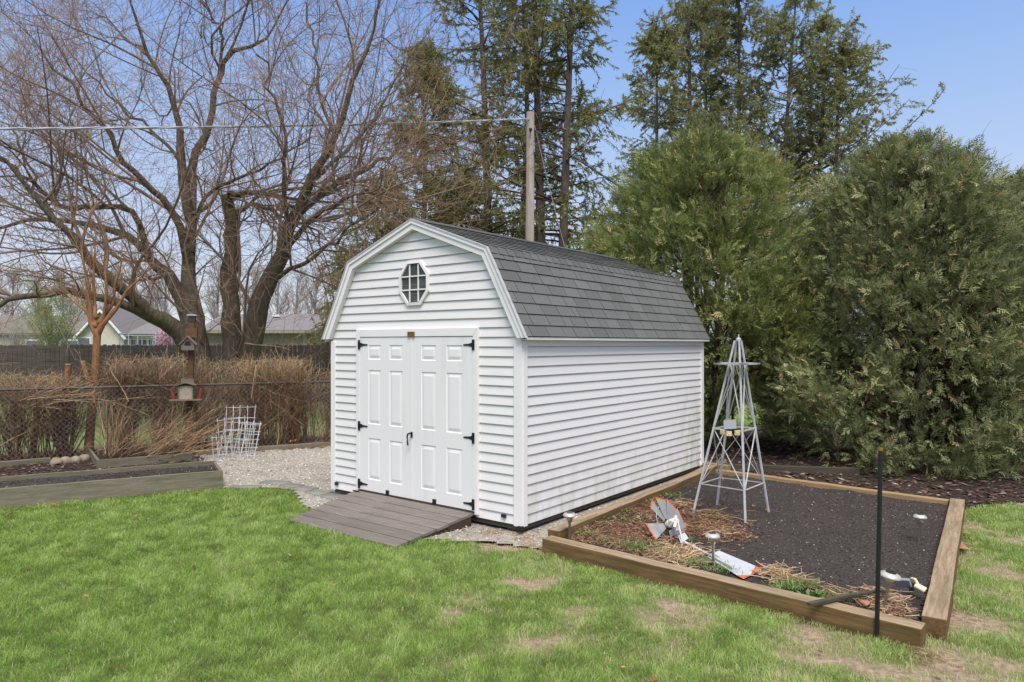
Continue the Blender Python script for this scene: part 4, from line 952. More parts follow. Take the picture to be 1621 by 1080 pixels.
mb = MB(); mb.box((0,-.055,-.005), (.215,.014,.235)); mb.build('front_panel', mat('pale_ply', [(.3,(.28,.23,.17)),(.7,(.40,.34,.27))], .8, noise=(8,5), scale=(6,6,1)), h2)
mb = MB(); mb.prism([(-.17,.115),(0,.16),(.17,.115),(.17,.13),(0,.178),(-.17,.13)], -.11, .05); mb.build('roof', M['feeder'], h2)
mb = MB(); mb.box((0,-.02,-.135), (.52,.22,.018)); mb.build('tray', M['feeder'], h2)
for s in (-1, 1):
    mb = MB(); mb.prism([(s*.175,-.125),(s*.225,-.125),(s*.262,.055),(s*.245,.085),(s*.222,.055)], -.02, .01); mb.build('wing', M['red'], h2)

# ------------------------------------------------------------------ stacked white wire panels
def wire_panel(label, px, py, w_, h_, nx_, nz_, lean, yaw, rollz, dy=0):
    b = G(px, py); t = thing('wire_panel', label, 'wire panel', (b[0], b[1]+dy, .0), 0, 'white garden wire panels leaning by the fence'); t.rotation_euler = (R(-lean), R(rollz), R(yaw))
    mb = MB()
    for i in range(nx_): x = -w_/2+w_*i/(nx_-1); mb.tube([(x,0,0), (x+random.uniform(-.015,.015),random.uniform(-.01,.01),h_*.5), (x+random.uniform(-.01,.01),0,h_)], .0055, 5)
    for k in range(nz_): z = .06+(h_-.10)*k/(nz_-1); mb.tube([(-w_/2-.03,.006,z), (0,.006+random.uniform(-.01,.01),z+random.uniform(-.01,.01)), (w_/2+.03,.006,z)], .005, 5)
    mb.build('grid', M['white_wire'], t)
wire_panel('tall white wire panel at the back of the leaning stack', 372, 722, .50, .88, 5, 5, 12, 4, -1, .15)
wire_panel('front white wire panel of the leaning stack', 374, 726, .62, .66, 6, 5, 20, -3, 2, 0)
wire_panel('white wire panel tipped left in the leaning stack', 366, 724, .46, .70, 5, 4, 16, 8, -6, .06)
wire_panel('narrow white wire panel tipped right in the leaning stack', 384, 724, .34, .60, 5, 4, 16, -8, 3, .10)
wire_panel('short white wire panel low inside the leaning stack', 352, 725, .30, .42, 5, 4, 24, 20, -5, .02)

# ------------------------------------------------------------------ stones and pavers
def stone(name, label, cat, p, r, zs, grp, m='concrete', sq=1.0):
    v = bpy.data.meshes.new(name); import bmesh
    bm = bmesh.new(); bmesh.ops.create_icosphere(bm, subdivisions=3, radius=1)
    ph = random.random()*50
    for q in bm.verts:
        c = q.co; d = 1+.22*(noise2(np.array([c.x*1.6+ph]), np.array([c.y*1.6+c.z*1.3+ph]))[0]-.5); c.x *= r*d; c.y *= r*d*sq; c.z *= zs*d
    bm.to_mesh(v); bm.free(); v.materials.append(M[m]); v.polygons.foreach_set('use_smooth', np.ones(len(v.polygons), bool))
    o = bpy.data.objects.new(name, v); SC.collection.objects.link(o); o.location = (p[0], p[1], zs*.40); o.rotation_euler = (0,0,random.random()*6); return tag(o, label, cat, grp)
for (px, py, l) in ((89,736,'leftmost round stone in the row beside the corner bed'), (104,734,'second round stone from the left in the row'), (119,733,'third round stone from the left in the row'), (133,730,'rightmost round stone touching the corner bed board')):
    stone('round_stone', l, 'stone', G(px, py), .095, .085, 'round stones behind the long planter', 'tan_stone')
pv = [((388,773),.42,.14,-1,'narrow grey edging paver nearest the long planter'), ((437,766),.40,.24,-10,'pale edging paver where the lawn edge turns'), ((462,771),.30,.22,-32,'square edging paver, second from the turn'),
      ((484,776),.26,.24,-36,'small edging paver midway along the shed side'), ((505,782),.30,.24,-38,'edging paver just left of the shed corner'), ((526,788),.28,.26,-38,'edging paver touching the ramp corner')]
for (px, w_, h_, a_, l) in pv:
    g = G(*px); mb = MB(); mb.box((0,0,0), (w_,h_,.05)); o = mb.build('edging_paver', M['paver'], None, loc=(g[0],g[1],.006), rot=(R(random.uniform(-1.5,1.5)),R(random.uniform(-1.5,1.5)),R(a_))); bevel(o, .012, 2); tag(o, l, 'paver', 'edging pavers between lawn and gravel')

# ------------------------------------------------------------------ fallen leaves
def leaf(label, px, py, z, s, rz, curl=.35):
    g = G(px, py, z); n = 7; V = []; pts = []
    prof_ = [(0,.02),(.15,.20),(.3,.42),(.42,.22),(.55,.38),(.72,.16),(1,.01)]
    for t_, w_ in prof_:
        for q in (-1, 0, 1): V.append((t_*s, q*w_*s, (abs(q)*curl*w_+.25*curl*sin(t_*3))*s))
    Fq = [[i*3+k, i*3+k+1, i*3+4+k, i*3+3+k] for i in range(n-1) for k in range(2)]
    o = mk('fallen_leaf', V, [Fq], M['leafb'], loc=g, rot=(R(random.uniform(-15,15)),R(random.uniform(-10,10)),R(rz))); sm = o.modifiers.new('s','SOLIDIFY'); sm.thickness = .001
    tag(o, label, 'leaf', 'dry brown leaves lying about')
leaf('dry brown leaf on the lawn below the long planter', 305, 784, .045, .10, 20)
leaf('small dry leaf in the middle of the left lawn', 215, 818, .045, .06, 120)
leaf('pale dry leaf near the left edge of the planter front', 10, 816, .045, .09, 60)
leaf('tan leaf against the planter front board', 78, 800, .045, .08, 10)
leaf('large pale brown leaf on grass right of the right timber', 1508, 884, .03, .17, 200)
leaf('curled orange leaf behind the large pale one', 1512, 868, .03, .13, -20)
leaf('dark orange leaf beside the curled one', 1528, 872, .03, .11, 160)
leaf('small bright leaf on the far right lawn edge', 1534, 845, .03, .06, 160)
leaf('brown leaf heap member under fence by the gravel', 458, 700, .1, .15, 40)
leaf('brown leaf lying right of the fence leaf heap', 468, 698, .1, .13, 140)
leaf('brown leaf beside shed corner on the edging timber', 512, 699, .1, .15, 10)
leaf('white petal scrap among the weeds of the bed', 1010, 829, .12, .06, 160); bpy.data.objects[-1]
leaf('brown leaf in the tangle by the black pole', 1370, 960, .12, .09, 80)

# ------------------------------------------------------------------ straw, weeds in the bed
def straw(name, spots, label, z0, m, lens=(.10,.35), rad=(.0015,.0036), hgt=.05, cat='straw', up=.1):
    Ps, Rs, cs = [], [], []
    for (px, py, wx, wy, n, tone) in spots:
        c = G(px, py, z0); dx = abs(G(px+wx, py, z0)[0]-c[0]); dy = abs(G(px, py-wy, z0)[1]-G(px, py+wy, z0)[1])/2
        p = c+np.stack([rng.normal(size=n)*dx*.55, rng.normal(size=n)*dy*.55, rng.random(n)**2*hgt], 1)
        a = rng.random(n)*2*pi; d = np.stack([np.cos(a), np.sin(a), (rng.random(n)-.4)*up*2], 1); L_ = lens[0]+(lens[1]-lens[0])*rng.random(n)**1.5
        t = np.linspace(-.5, .5, 6); cv = rdir(n)*L_[:,None]*.22; cv2 = rdir(n)*L_[:,None]*.06
        q = p[:,None]+d[:,None]*L_[:,None,None]*t[None,:,None]+cv[:,None]*(.25-t**2)[None,:,None]+cv2[:,None]*np.sin(t*9)[None,:,None]
        q[:,:,2] = np.maximum(q[:,:,2], z0+.004)
        if z0 > .05: k_ = inpoly(p[:,0], p[:,1], inset(bed_poly, .22)); q = q[k_]; n = int(k_.sum())
        Ps.append(q); Rs.append(np.repeat((rad[0]+(rad[1]-rad[0])*rng.random(n))[:,None], 6, 1)); cs.append(np.clip(tone+.25*rng.normal(size=n), 0, 1))
    Pn = np.concatenate(Ps); Rn = np.concatenate(Rs); V, f = tubes(Pn, Rn, 3); o = mk(name, V, [f], m, col=np.repeat(np.concatenate(cs), 18)); return tag(o, label, cat, None, 'stuff')
straw('dry_straw', [(1100,838,45,14,130,.15),(1130,820,45,9,90,.35),(1040,805,60,14,110,.2),(1065,880,38,16,230,.85),(1100,880,22,14,110,.9),(960,840,45,16,130,.15),(1000,860,40,14,110,.35),(930,835,25,10,130,.5),(1140,845,30,14,150,.5),
      (1235,912,24,10,110,.8),(1260,925,30,6,70,.6),(1340,950,40,10,70,.45),(1400,950,20,14,90,.75),(1425,975,10,10,40,.6),(1075,800,14,6,40,.7),(1020,795,22,6,50,.3),(1385,975,25,6,40,.5),(1443,995,6,16,50,.3)],
      'tangled dry straw and dead stalks on the soil bed', .10, M['straw'])
def weeds(spots, label):
    Vs, Fs, cs, n0 = [], [], [], 0
    for (px, py, wx, wy, n, s, tone) in spots:
        c = G(px, py, .105); dx = abs(G(px+wx, py, .1)[0]-c[0]); dy = abs(G(px, py-wy, .1)[1]-G(px, py+wy, .1)[1])/2
        p = c+np.stack([rng.normal(size=n)*dx*.6, rng.normal(size=n)*dy*.6, rng.random(n)*.03], 1)
        a = rng.random(n)*2*pi; d = unit(np.stack([np.cos(a), np.sin(a), .25+.7*rng.random(n)], 1)); L_ = s*(.6+.8*rng.random(n))
        V, f = diamonds(p, d, L_, L_*(.55 if s > .02 and tone < .7 else .16), rdir(n)*.3+np.array([0,0,1.])); Vs.append(V); Fs.append(f+n0); n0 += len(V); cs.append(np.repeat(np.clip(tone+.3*rng.normal(size=n),0,1), 4))
    tag(mk('weeds', np.concatenate(Vs), [np.concatenate(Fs)], M['weed'], col=np.concatenate(cs)), label, 'weeds', None, 'stuff')
weeds([(1035,795,22,6,120,.03,.4),(985,812,20,7,90,.03,.4),(1060,785,18,6,80,.03,.5),(1010,825,25,6,60,.025,.5),(955,858,8,4,120,.03,.8),(1010,868,28,6,300,.05,.8),(930,845,20,6,80,.03,.6),(1106,893,20,5,220,.045,.85),(1140,905,20,4,130,.04,.8),
       (1060,878,16,5,90,.04,.8),(1090,858,10,4,40,.025,.5),(1260,928,26,7,320,.045,.8),(1240,935,20,4,200,.04,.7),(1345,950,14,5,140,.04,.7),(960,825,24,7,60,.025,.4),(1150,840,14,4,30,.02,.5),(905,838,12,5,60,.03,.7),(1290,945,20,3,100,.04,.6)],
      'small green weeds sprouting in the soil bed')
straw('dry_straw', [(860,862,35,9,300,.8),(830,852,28,6,200,.7),(780,845,25,5,150,.6),(1500,960,30,40,90,.4),(1460,1040,40,12,120,.5),(1530,865,12,10,60,.6)], 'flattened dead grass on the lawn beside the shed', .008, M['straw'], (.04,.10), (.0010,.0018), .02, 'dead grass')
# ------------------------------------------------------------------ woody growth
def grow(Pn, Rn, per, len_rng, ang, up, n=5, r0f=.6, rend=.3, t0=.15, t1=1.0, r=None, rmin=.003, wob=.25, par_len=False, shape=None):
    """children of the polylines Pn: (N*per) new polylines"""
    r = r or rng; N_, m, _ = Pn.shape; K = N_*per; idx = np.repeat(np.arange(N_), per)
    t = t0+(t1-t0)*((np.tile(np.arange(per), N_)+r.random(K))/per); s = t*(m-1); i = np.minimum(s.astype(int), m-2); f = (s-i)[:,None]
    A = Pn[idx, i]; B = Pn[idx, i+1]; base = A*(1-f)+B*f; tan = unit(B-A); rb = Rn[idx, i]*(1-f[:,0])+Rn[idx, i+1]*f[:,0]
    q = r.normal(size=(K, 3)); q -= tan*(q*tan).sum(1, keepdims=True); q = unit(q); a = np.radians(ang[0]+(ang[1]-ang[0])*r.random(K))[:,None]
    d = unit(tan*np.cos(a)+q*np.sin(a)+np.array([0,0,up]))
    L_ = len_rng[0]+(len_rng[1]-len_rng[0])*r.random(K)
    if shape is not None: L_ = L_*shape(t)
    u = np.linspace(0, 1, n); bend = r.normal(size=(K, 3))*wob; bend[:,2] += up*.6; b2 = r.normal(size=(K, 3))*wob*.35
    C = base[:,None]+(d[:,None]*u[None,:,None]+bend[:,None]*(u**2)[None,:,None]*.5+b2[:,None]*np.sin(u*6.3)[None,:,None]*.3)*L_[:,None,None]
    rs = np.maximum(np.minimum(rb*r0f, L_*.0125+.002), rmin); Rc = rs[:,None]*(1-(1-rend)*u[None]); Rc = np.maximum(Rc, rmin*.7)
    return C, Rc
def join(groups):
    """groups: list of (P, R, k, v)"""
    Vs, Fs, cs, n0 = [], [], [], 0
    for Pn, Rn, k, v in groups:
        V, f = tubes(Pn, Rn, k); Vs.append(V); Fs.append(f+n0); n0 += len(V); cs.append(np.clip(v+.17*np.repeat(rng.normal(size=len(Pn)), Pn.shape[1]*k), 0, 1))
    return np.concatenate(Vs), [np.concatenate(Fs)], np.concatenate(cs)
def bare_tree(name, label, base, limbs, l1=14, l2=8, l3=7, l4=3, up=.22, grp=None, lens=((1.6,4.2),(.8,2.2),(.4,1.2),(.2,.5)), tw=M['twig'], trunk_m=M['bark'], scale=1.0, depth=17.0, r=None, rm=.0039):
    """limbs: list of [(px, py, d, radius), ...] traced from the photograph, placed at their own distances"""
    r = r or rng; base = np.array(base); t = thing(name, label, 'tree', base, 0, grp); Pl, Rl = [], []
    for lb in limbs:
        pts = np.array([P(a, b, depth+c)-base for a, b, c, _ in lb]); q = resample(np.column_stack([pts, [x[3] for x in lb]]), 16)
        jit = r.normal(size=(16, 3))*np.linspace(0, .07, 16)[:,None]; jit[0] = 0; Pl.append(q[:,:3]+jit); Rl.append(np.maximum(q[:,3]*(.64+.72*q[:,3]), .011))
    Pl = np.array(Pl); Rl = np.array(Rl); V, f = tubes(Pl, Rl, 10); mk('trunk', V, [f], trunk_m, t, smooth=True)
    thick = Pl; R1 = Rl
    a1, b1 = grow(Pl, Rl, l1, tuple(x*scale for x in lens[0]), (30, 65), up, 8, .55, .3, .18, 1.0, r, .010, .35, shape=lambda t: 1.15-.45*t)
    a2, b2 = grow(a1, b1, l2, tuple(x*scale for x in lens[1]), (25, 60), up*.7, 6, .6, .35, .12, 1.0, r, .0065, .3)
    a3, b3 = grow(a2, b2, l3, tuple(x*scale for x in lens[2]), (25, 60), up*.5, 5, .6, .4, .1, 1.0, r, rm*1.1, .3)
    g1 = join([(a1, b1, 6, .15), (a2, b2, 4, .35)]); mk('branches', g1[0], g1[1], tw, t, col=g1[2], smooth=True)
    grp_ = [(a3, b3, 3, .65)]
    if l4:
        a4, b4 = grow(a3, b3, l4, tuple(x*scale for x in lens[3]), (25, 60), up*.3, 4, .7, .6, .15, 1.0, r, rm*.9, .3); grp_.append((a4, b4, 3, .85))
    g = join(grp_); mk('twigs', g[0], g[1], tw, t, col=g[2]); return t
def gz(px, d): return np.array([(px-CX)/F*d, d, 0.0])
# two big bare trees; limbs as (px, py, extra distance, radius)
A = [[(322,668,0,.42),(317,600,0,.36),(312,555,0,.33),(308,515,0,.30),(304,470,.1,.24),(300,420,.2,.20),(297,345,.3,.17),(290,260,.3,.14),(287,200,.2,.11),(262,130,0,.08),(222,55,-.4,.05),(205,-20,-.6,.03)],
     [(316,610,0,.25),(281,520,-.6,.22),(240,497,-1.0,.19),(212,474,-1.3,.17),(159,423,-1.9,.14),(130,395,-2.2,.12),(72,337,-2.6,.085),(0,255,-3,.05),(-60,200,-3.2,.03)],
     [(290,535,-.3,.20),(250,507,-.8,.17),(190,482,-1.5,.13),(120,462,-2.2,.11),(50,466,-2.8,.09),(0,482,-3.1,.07),(-70,500,-3.4,.045)],
     [(310,540,0,.28),(290,478,.3,.23),(270,440,.5,.20),(241,414,.7,.16),(212,381,.9,.13),(144,356,1.3,.105),(72,345,1.6,.08),(0,357,1.8,.055),(-60,372,2,.03)],
     [(302,400,.2,.15),(305,300,.5,.14),(308,248,.7,.13),(330,190,1.0,.11),(345,130,1.2,.10),(357,92,1.3,.09),(400,72,1.5,.06),(440,42,1.7,.04),(480,-20,1.9,.025)],
     [(300,430,.2,.15),(280,345,-.3,.12),(240,300,-.7,.10),(207,265,-1.0,.09),(170,210,-1.4,.07),(120,150,-1.8,.05),(60,75,-2.1,.03)],
     [(235,405,.6,.12),(210,335,.2,.10),(150,327,-.3,.09),(95,326,-.8,.08),(50,290,-1.2,.06),(0,252,-1.6,.04)],
     [(302,360,.3,.08),(330,305,.0,.065),(385,280,-.5,.05),(450,250,-1,.035),(500,215,-1.4,.02)],
     [(288,210,.2,.08),(270,150,.7,.06),(235,90,1.1,.045),(200,60,1.4,.035),(160,20,1.7,.025)],
     [(345,130,1.2,.07),(352,60,1.0,.05),(330,20,.8,.04),(318,-40,.6,.025)],
     [(200,375,.9,.07),(160,300,1.2,.055),(100,235,1.6,.04),(40,190,1.9,.03),(-30,130,2.2,.02)],
     [(160,423,-1.9,.08),(110,375,-1.6,.07),(60,300,-1.2,.05),(10,190,-.9,.03)],
     [(306,290,.6,.08),(265,230,.9,.06),(215,190,1.3,.05),(150,130,1.7,.035),(95,60,2.0,.02)]]
bare_tree('bare_tree', 'large bare spreading tree forking low directly behind the feeder post', gz(322,17), A, 10, 6, 6, 2, up=.14, depth=17.0)
B = [[(382,668,0,.36),(372,600,0,.30),(367,540,0,.27),(364,470,.1,.25),(365,400,.2,.22),(366,345,.2,.20),(366,308,.2,.19)],
     [(388,668,0,.40),(390,585,-.1,.33),(402,520,-.2,.30),(420,452,-.3,.26),(448,400,-.4,.22),(463,345,-.5,.19),(500,282,-.7,.14),(530,215,-.9,.11),(560,130,-1.1,.08),(590,60,-1.2,.05),(600,-10,-1.3,.035)],
     [(465,345,-.5,.14),(500,315,-.2,.12),(540,288,.2,.10),(585,268,.5,.08),(630,240,.9,.055),(680,215,1.2,.035)],
     [(425,448,-.3,.10),(455,430,-.5,.08),(500,405,-.9,.065),(545,368,-1.2,.05),(600,330,-1.6,.03)],
     [(366,312,.2,.11),(400,304,.0,.09),(440,314,-.3,.075),(475,338,-.6,.055),(500,380,-.9,.035)],
     [(366,345,.2,.10),(395,325,.5,.085),(425,330,.8,.07),(455,350,1.1,.045)],
     [(458,370,-.5,.09),(450,300,-.9,.08),(452,225,-1.3,.06),(430,150,-1.6,.045),(415,80,-1.9,.03)],
     [(530,215,-.9,.07),(505,150,-.6,.055),(500,80,-.4,.04),(480,10,-.2,.03)],
     [(440,410,-.4,.10),(500,340,-.9,.085),(560,310,-1.3,.06),(610,300,-1.7,.035)],
     [(500,282,-.7,.08),(560,225,.0,.06),(610,160,.5,.045),(640,90,.9,.03)]]
bare_tree('bare_tree', 'bare forked tree with snapped left trunk left of the shed roof', gz(385,17.4), B, 9, 6, 6, 2, up=.14, depth=17.4)
# far bare trees beyond the houses, distance haze put into their grey twig colour
def far_tree(label, px, d, h, spread, seed, grp='bare trees beyond the houses', tw=M['far_twig'], cat='tree'):
    r = np.random.default_rng(seed); base = gz(px, d); t = thing('bare_tree', label, 'tree', base, 0, grp)
    tr = np.array([[(0,0,0),(.1,0,h*.3),(-.1,.1,h*.6),(.1,0,h)]]); tr = resample(tr[0], 8)[None]; rr = np.linspace(h*.022, h*.006, 8)[None]
    V, f = tubes(tr, rr, 6); mk('trunk', V, [f], tw, t, col=np.full(len(V), .1))
    a1, b1 = grow(tr, rr, 18, (spread*.6, spread), (25, 60), .5, 6, .6, .3, .2, 1, r, .035, .3, shape=lambda t: 1.2-.8*t)
    a2, b2 = grow(a1, b1, 9, (spread*.2, spread*.45), (25, 55), .35, 5, .6, .4, .15, 1, r, .02, .3)
    a3, b3 = grow(a2, b2, 7, (spread*.1, spread*.22), (25, 55), .3, 4, .6, .5, .1, 1, r, .013, .3)
    g = join([(a1,b1,4,.3),(a2,b2,3,.5),(a3,b3,3,.8)]); mk('crown', g[0], g[1], tw, t, col=g[2])
for i, (px, d, h, s, l) in enumerate([(-20,62,8.5,3.4,'far bare tree at the left edge beyond the brown roofed house'),(60,75,9,3.6,'far bare tree between the brick chimney and cream house'),(205,70,8.5,3.4,'far bare tree right above the cream house gable'),
        (262,78,10,4,'far bare tree above the pink magnolia'),(345,80,10,4,'far bare tree seen between the two big trunks'),(440,74,9,3.8,'far bare tree above the stone house roof'),(500,66,7.5,3,'far bare tree left of the shed eave'),
        (140,82,9,3.6,'far bare tree above the budding green tree'),(400,90,10.5,4,'farthest bare tree behind the stone house roof'),(20,84,10,4,'far bare tree above the brick chimney'),(100,68,8,3.4,'far bare tree just left of the cream house gable'),(235,64,8,3.2,'far bare tree above the porch roof'),(300,88,10,4.2,'far bare tree behind the left big trunk'),(470,86,10,4,'far bare tree above right end of the stone house'),(170,90,10.5,4.4,'tallest far bare tree above the cream house')]): far_tree(l, px, d, h, s, 50+i)
def leafy(name, label, cat, base, h, rx, rz, n, m, ls, seed, twm=M['far_twig'], stems=5, zc=None):
    r = np.random.default_rng(seed); t = thing(name, label, cat, base)
    st = []
    for k in range(stems):
        a = r.random()*2*pi; q = r.random()*rx*.6; st.append(resample(np.array([(0,0,0),(cos(a)*q*.3,sin(a)*q*.3,h*.35),(cos(a)*q,sin(a)*q,h*.8)]), 6))
    st = np.array(st); rs = np.tile(np.linspace(h*.014, h*.004, 6), (stems, 1)); V, f = tubes(st, rs, 6); mk('trunk', V, [f], twm, t, col=np.full(len(V), .2))
    a1, b1 = grow(st, rs, 12, (rx*.4, rx*.9), (25, 60), .3, 5, .6, .3, .3, 1, r, .008, .3); a2, b2 = grow(a1, b1, 7, (rx*.15, rx*.4), (25, 60), .2, 4, .6, .3, .1, 1, r, .005, .3)
    g = join([(a1,b1,4,.4),(a2,b2,3,.6)]); mk('branches', g[0], g[1], twm, t, col=g[2])
    i = r.integers(0, len(a2), n); j = r.integers(1, 4, n); p = a2[i, j]+r.normal(size=(n,3))*ls*1.2
    V, f = diamonds(p, unit(rdir(n, r)+np.array([0,0,.3])), ls*(.6+.8*r.random(n)), ls*(.5+.4*r.random(n)), rdir(n, r)); mk('crown', V, [f], m, t, col=np.repeat(r.random(n), 4))
leafy('budding_tree', 'light green budding tree in front of the brown roofed house', 'tree', gz(82,34), 4.6, 2.2, 2, 9000, M['bud'], .06, 5)
leafy('magnolia', 'pink flowering magnolia above fence beside the screened porch', 'tree', gz(266,27.5), 2.95, .75, 1, 7000, M['pink'], .06, 6)
leafy('small_shrub', 'low brown green shrub at the foot of brown roofed house', 'shrub', gz(22,36), 3.0, 1.5, 1, 500, M['bud'], .05, 8)

# ------------------------------------------------------------------ cut hedge shrubs along the chain-link fence
def fence_at(px, off=0.0):
    k = (px-CX)/F; Y = (14.35+1.391)/(1-.535*k)+off; return np.array([k*Y, Y, 0.0])
def hedge(label, px0, px1, top_py, n, seed, off=.25, tone=.35, thick=.006, side=6, green=120, cut=True, dep=.30, lean=0.0):
    r = np.random.default_rng(seed); c = fence_at((px0+px1)/2, off); a = fence_at(px0, off); b = fence_at(px1, off); wx = np.linalg.norm(b-a)/2; hx = H-(top_py-HY)/F*c[1]
    t = thing('hedge_shrub', label, 'shrub', c, math.atan2((b-a)[1], (b-a)[0]), 'cut back twiggy hedge along the chain link fence')
    x = (r.random(n)*2-1)*wx*.85; y = r.normal(size=n)*dep*.5; hh = hx*(.80+.25*r.random(n)) if not cut else hx*np.clip(.96+.05*r.normal(size=n), .5, 1.15); s = r.random(n) < .3; hh[s] *= .35+.6*r.random(s.sum())
    u = np.linspace(0, 1, 8); dx = r.normal(size=n)*.22+lean; dy = r.normal(size=n)*.12
    x = x+.12*np.sin(x*9+seed); q = np.stack([x[:,None]+dx[:,None]*u+r.normal(size=(n,8)).cumsum(1)*.016, y[:,None]+dy[:,None]*u+r.normal(size=(n,8))*.018, hh[:,None]*u[None]], -1)
    rr = (thick*(.6+1.1*r.random(n)**2))[:,None]*np.linspace(1, .55, 8)[None]
    a1, b1 = grow(q, rr, side, (.12,.5), (20,70), .15, 5, .7, .4, .25, 1, r, .0025, .4)
    a1[:,:,2] = np.minimum(a1[:,:,2], hx*1.04+.05*r.random((len(a1),1)))
    a2, b2 = grow(a1, b1, 2, (.08,.25), (20,70), .1, 4, .7, .4, .1, 1, r, .002, .4)
    nd = n//2; xd = (r.random(nd)*2-1)*wx*.9; Ld = .3+.7*r.random(nd); ad = (r.random(nd)-.5)*2.4; zd = r.random(nd)**.8*hx*.85; ud = np.linspace(0,1,6)
    qd = np.stack([xd[:,None]+np.sin(ad)[:,None]*Ld[:,None]*ud, (r.normal(size=nd)*dep*.6)[:,None]+.1*ud*r.normal(size=(nd,1)), zd[:,None]+np.cos(ad)[:,None]*Ld[:,None]*ud*.8], -1)+r.normal(size=(nd,6,3)).cumsum(1)*.012; rd_ = (.002+.006*r.random(nd)**3)[:,None]*np.linspace(1,.6,6)
    ext = [(qd[:nd//2],rd_[:nd//2],3,tone-.2),(qd[nd//2:],rd_[nd//2:],3,tone+.45)]
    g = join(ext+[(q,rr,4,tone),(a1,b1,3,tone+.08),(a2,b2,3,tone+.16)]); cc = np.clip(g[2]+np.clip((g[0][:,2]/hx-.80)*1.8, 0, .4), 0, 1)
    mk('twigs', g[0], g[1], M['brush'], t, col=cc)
    m_ = green; i = r.integers(0, len(a1), m_); p = a1[i, 4]; V, f = diamonds(p, unit(rdir(m_, r)+np.array([0,0,.5])), .03*(.6+.8*r.random(m_)), np.full(m_, .018), rdir(m_, r)); tag(mk('buds', V, [f], M['weed'], t, col=np.repeat(.4+.6*r.random(m_), 4)), kind='stuff')
hedge('hedge shrub at left picture edge beside the cut stems', -70, 62, 604, 120, 1, tone=.38, green=500)
hedge('hedge shrub tangled around the pair of sawn stems', 50, 135, 604, 85, 2, tone=.30, green=160, thick=.008)
hedge('hedge shrub right of the orange barked tree', 158, 232, 578, 125, 3, tone=.32, green=160)
hedge('hedge shrub directly left of the feeder post', 225, 300, 576, 110, 4, tone=.35, green=220)
hedge('ragged hedge shrub between feeder post and wire panels', 306, 362, 582, 55, 5, tone=.55, green=160)
hedge('dense square topped hedge shrub behind wire panels', 385, 478, 578, 260, 6, tone=.40, green=700, dep=.42)
hedge('thin hedge shrub against the shed corner', 470, 545, 596, 60, 7, tone=.42, green=120)
hedge('low thin hedge shrub below the broken trunk', 345, 400, 606, 30, 8, tone=.35, green=160)
# loose twigs standing above the hedge line
# orange barked tree, pollarded, and its sawn stems
ob = fence_at(140, .35)
def stem_tree(name, label, base, limbs, d, twigs=None, grp=None):
    t = thing(name, label, 'tree', base, 0, grp); Ps, Rs = [], []
    for lb in limbs:
        q = resample(np.column_stack([[P(a, b, d+c)-base for a, b, c, _ in lb], [x[3] for x in lb]]), 14); Ps.append(q[:,:3]); Rs.append(q[:,3])
    Ps, Rs = np.array(Ps), np.array(Rs); mb = MB()
    for p, r_ in zip(Ps, Rs): mb.tube(p, r_, 9)
    mb.build('trunk', M['orange_bark'], t, smooth=True)
    if twigs:
        for p, r_ in zip(Ps[twigs[0]:], Rs[twigs[0]:]): pass
        a1, b1 = grow(Ps[twigs[0]:], Rs[twigs[0]:], twigs[1], (.25,.8), (15,45), .45, 7, .6, .3, .15, 1, rng, .005, .2); a2, b2 = grow(a1, b1, 5, (.12,.4), (20,50), .3, 5, .6, .4, .2, 1, rng, .003, .25)
        V, f, c = join([(a1,b1,4,.6),(a2,b2,3,.75)]); mk('branches', V, f, M['twig_orange'], t, col=c)
    return t
M['twig_orange'] = mat('orange_twigs', None, .9, attr=[(0,(.09,.05,.03)),(.6,(.20,.10,.05)),(1,(.32,.20,.11))])
dO = ob[1]
ot = stem_tree('pollard_tree', 'small orange barked tree with knobbly pollarded head at the fence', ob, [
    [(140,728,0,.085),(143,680,0,.075),(148,630,0,.07),(151,590,0,.065),(153,550,0,.062),(154,528,0,.065)],
    [(154,530,0,.06),(146,512,0,.062),(143,495,-.03,.04),(140,455,-.05,.028),(133,420,-.1,.018),(128,385,-.1,.010)],
    [(154,530,0,.06),(165,510,0,.05),(185,488,.05,.032),(200,462,.1,.024),(222,440,.15,.014),(240,415,.2,.008)],
    [(150,515,0,.05),(150,480,.05,.03),(148,440,.1,.022),(150,400,.1,.012),(152,370,.1,.008)],
    [(158,520,0,.045),(166,490,-.05,.026),(168,450,-.1,.018),(165,410,-.1,.012),(172,380,-.1,.008)],
    [(147,515,0,.05),(138,495,.1,.03),(120,480,.15,.018),(98,462,.2,.010)],
    [(160,505,0,.035),(180,478,.1,.022),(182,450,.1,.016),(195,410,.2,.009)]], dO, (1, 9))
mb = MB()
for (px, py, rr) in ((151,515,.07),(146,508,.055),(158,510,.055),(152,502,.045)):
    c = P(px, py, dO)-ob; mb.lathe([(rr*.3,-rr),(rr*.85,-rr*.55),(rr,0),(rr*.8,rr*.6),(rr*.2,rr)], c, 9)
mb.build('knob', M['orange_bark'], ot, smooth=True)
def cut_stem(label, pts, d, r0, r1):
    b = P(pts[0][0], pts[0][1], d); b[2] = 0; t = thing('sawn_stem', label, 'stem', b, 0, 'sawn orange barked stems at the fence'); q = resample(np.array([P(a, c, d)-b for a, c in pts]), 12)
    mb = MB(); mb.tube(q, np.linspace(r0, r1, 12), 9); mb.build('bark', M['orange_bark'], t, smooth=True)
    e = unit(q[-1]-q[-2]); mb = MB(); mb.tube([q[-1]-e*.002, q[-1]+e*.006], r1*.9, 9); mb.build('cut_end', M['cutwood'], t)
cut_stem('short sawn branch stub just left of the orange tree', [(146,625),(139,600),(134,585),(131,572)], dO-.02, .045, .038)
cut_stem('curved sawn stem, thicker of the left pair', [(83,727),(96,712),(107,680),(108,640),(107,600),(108,577)], dO-.1, .055, .048)
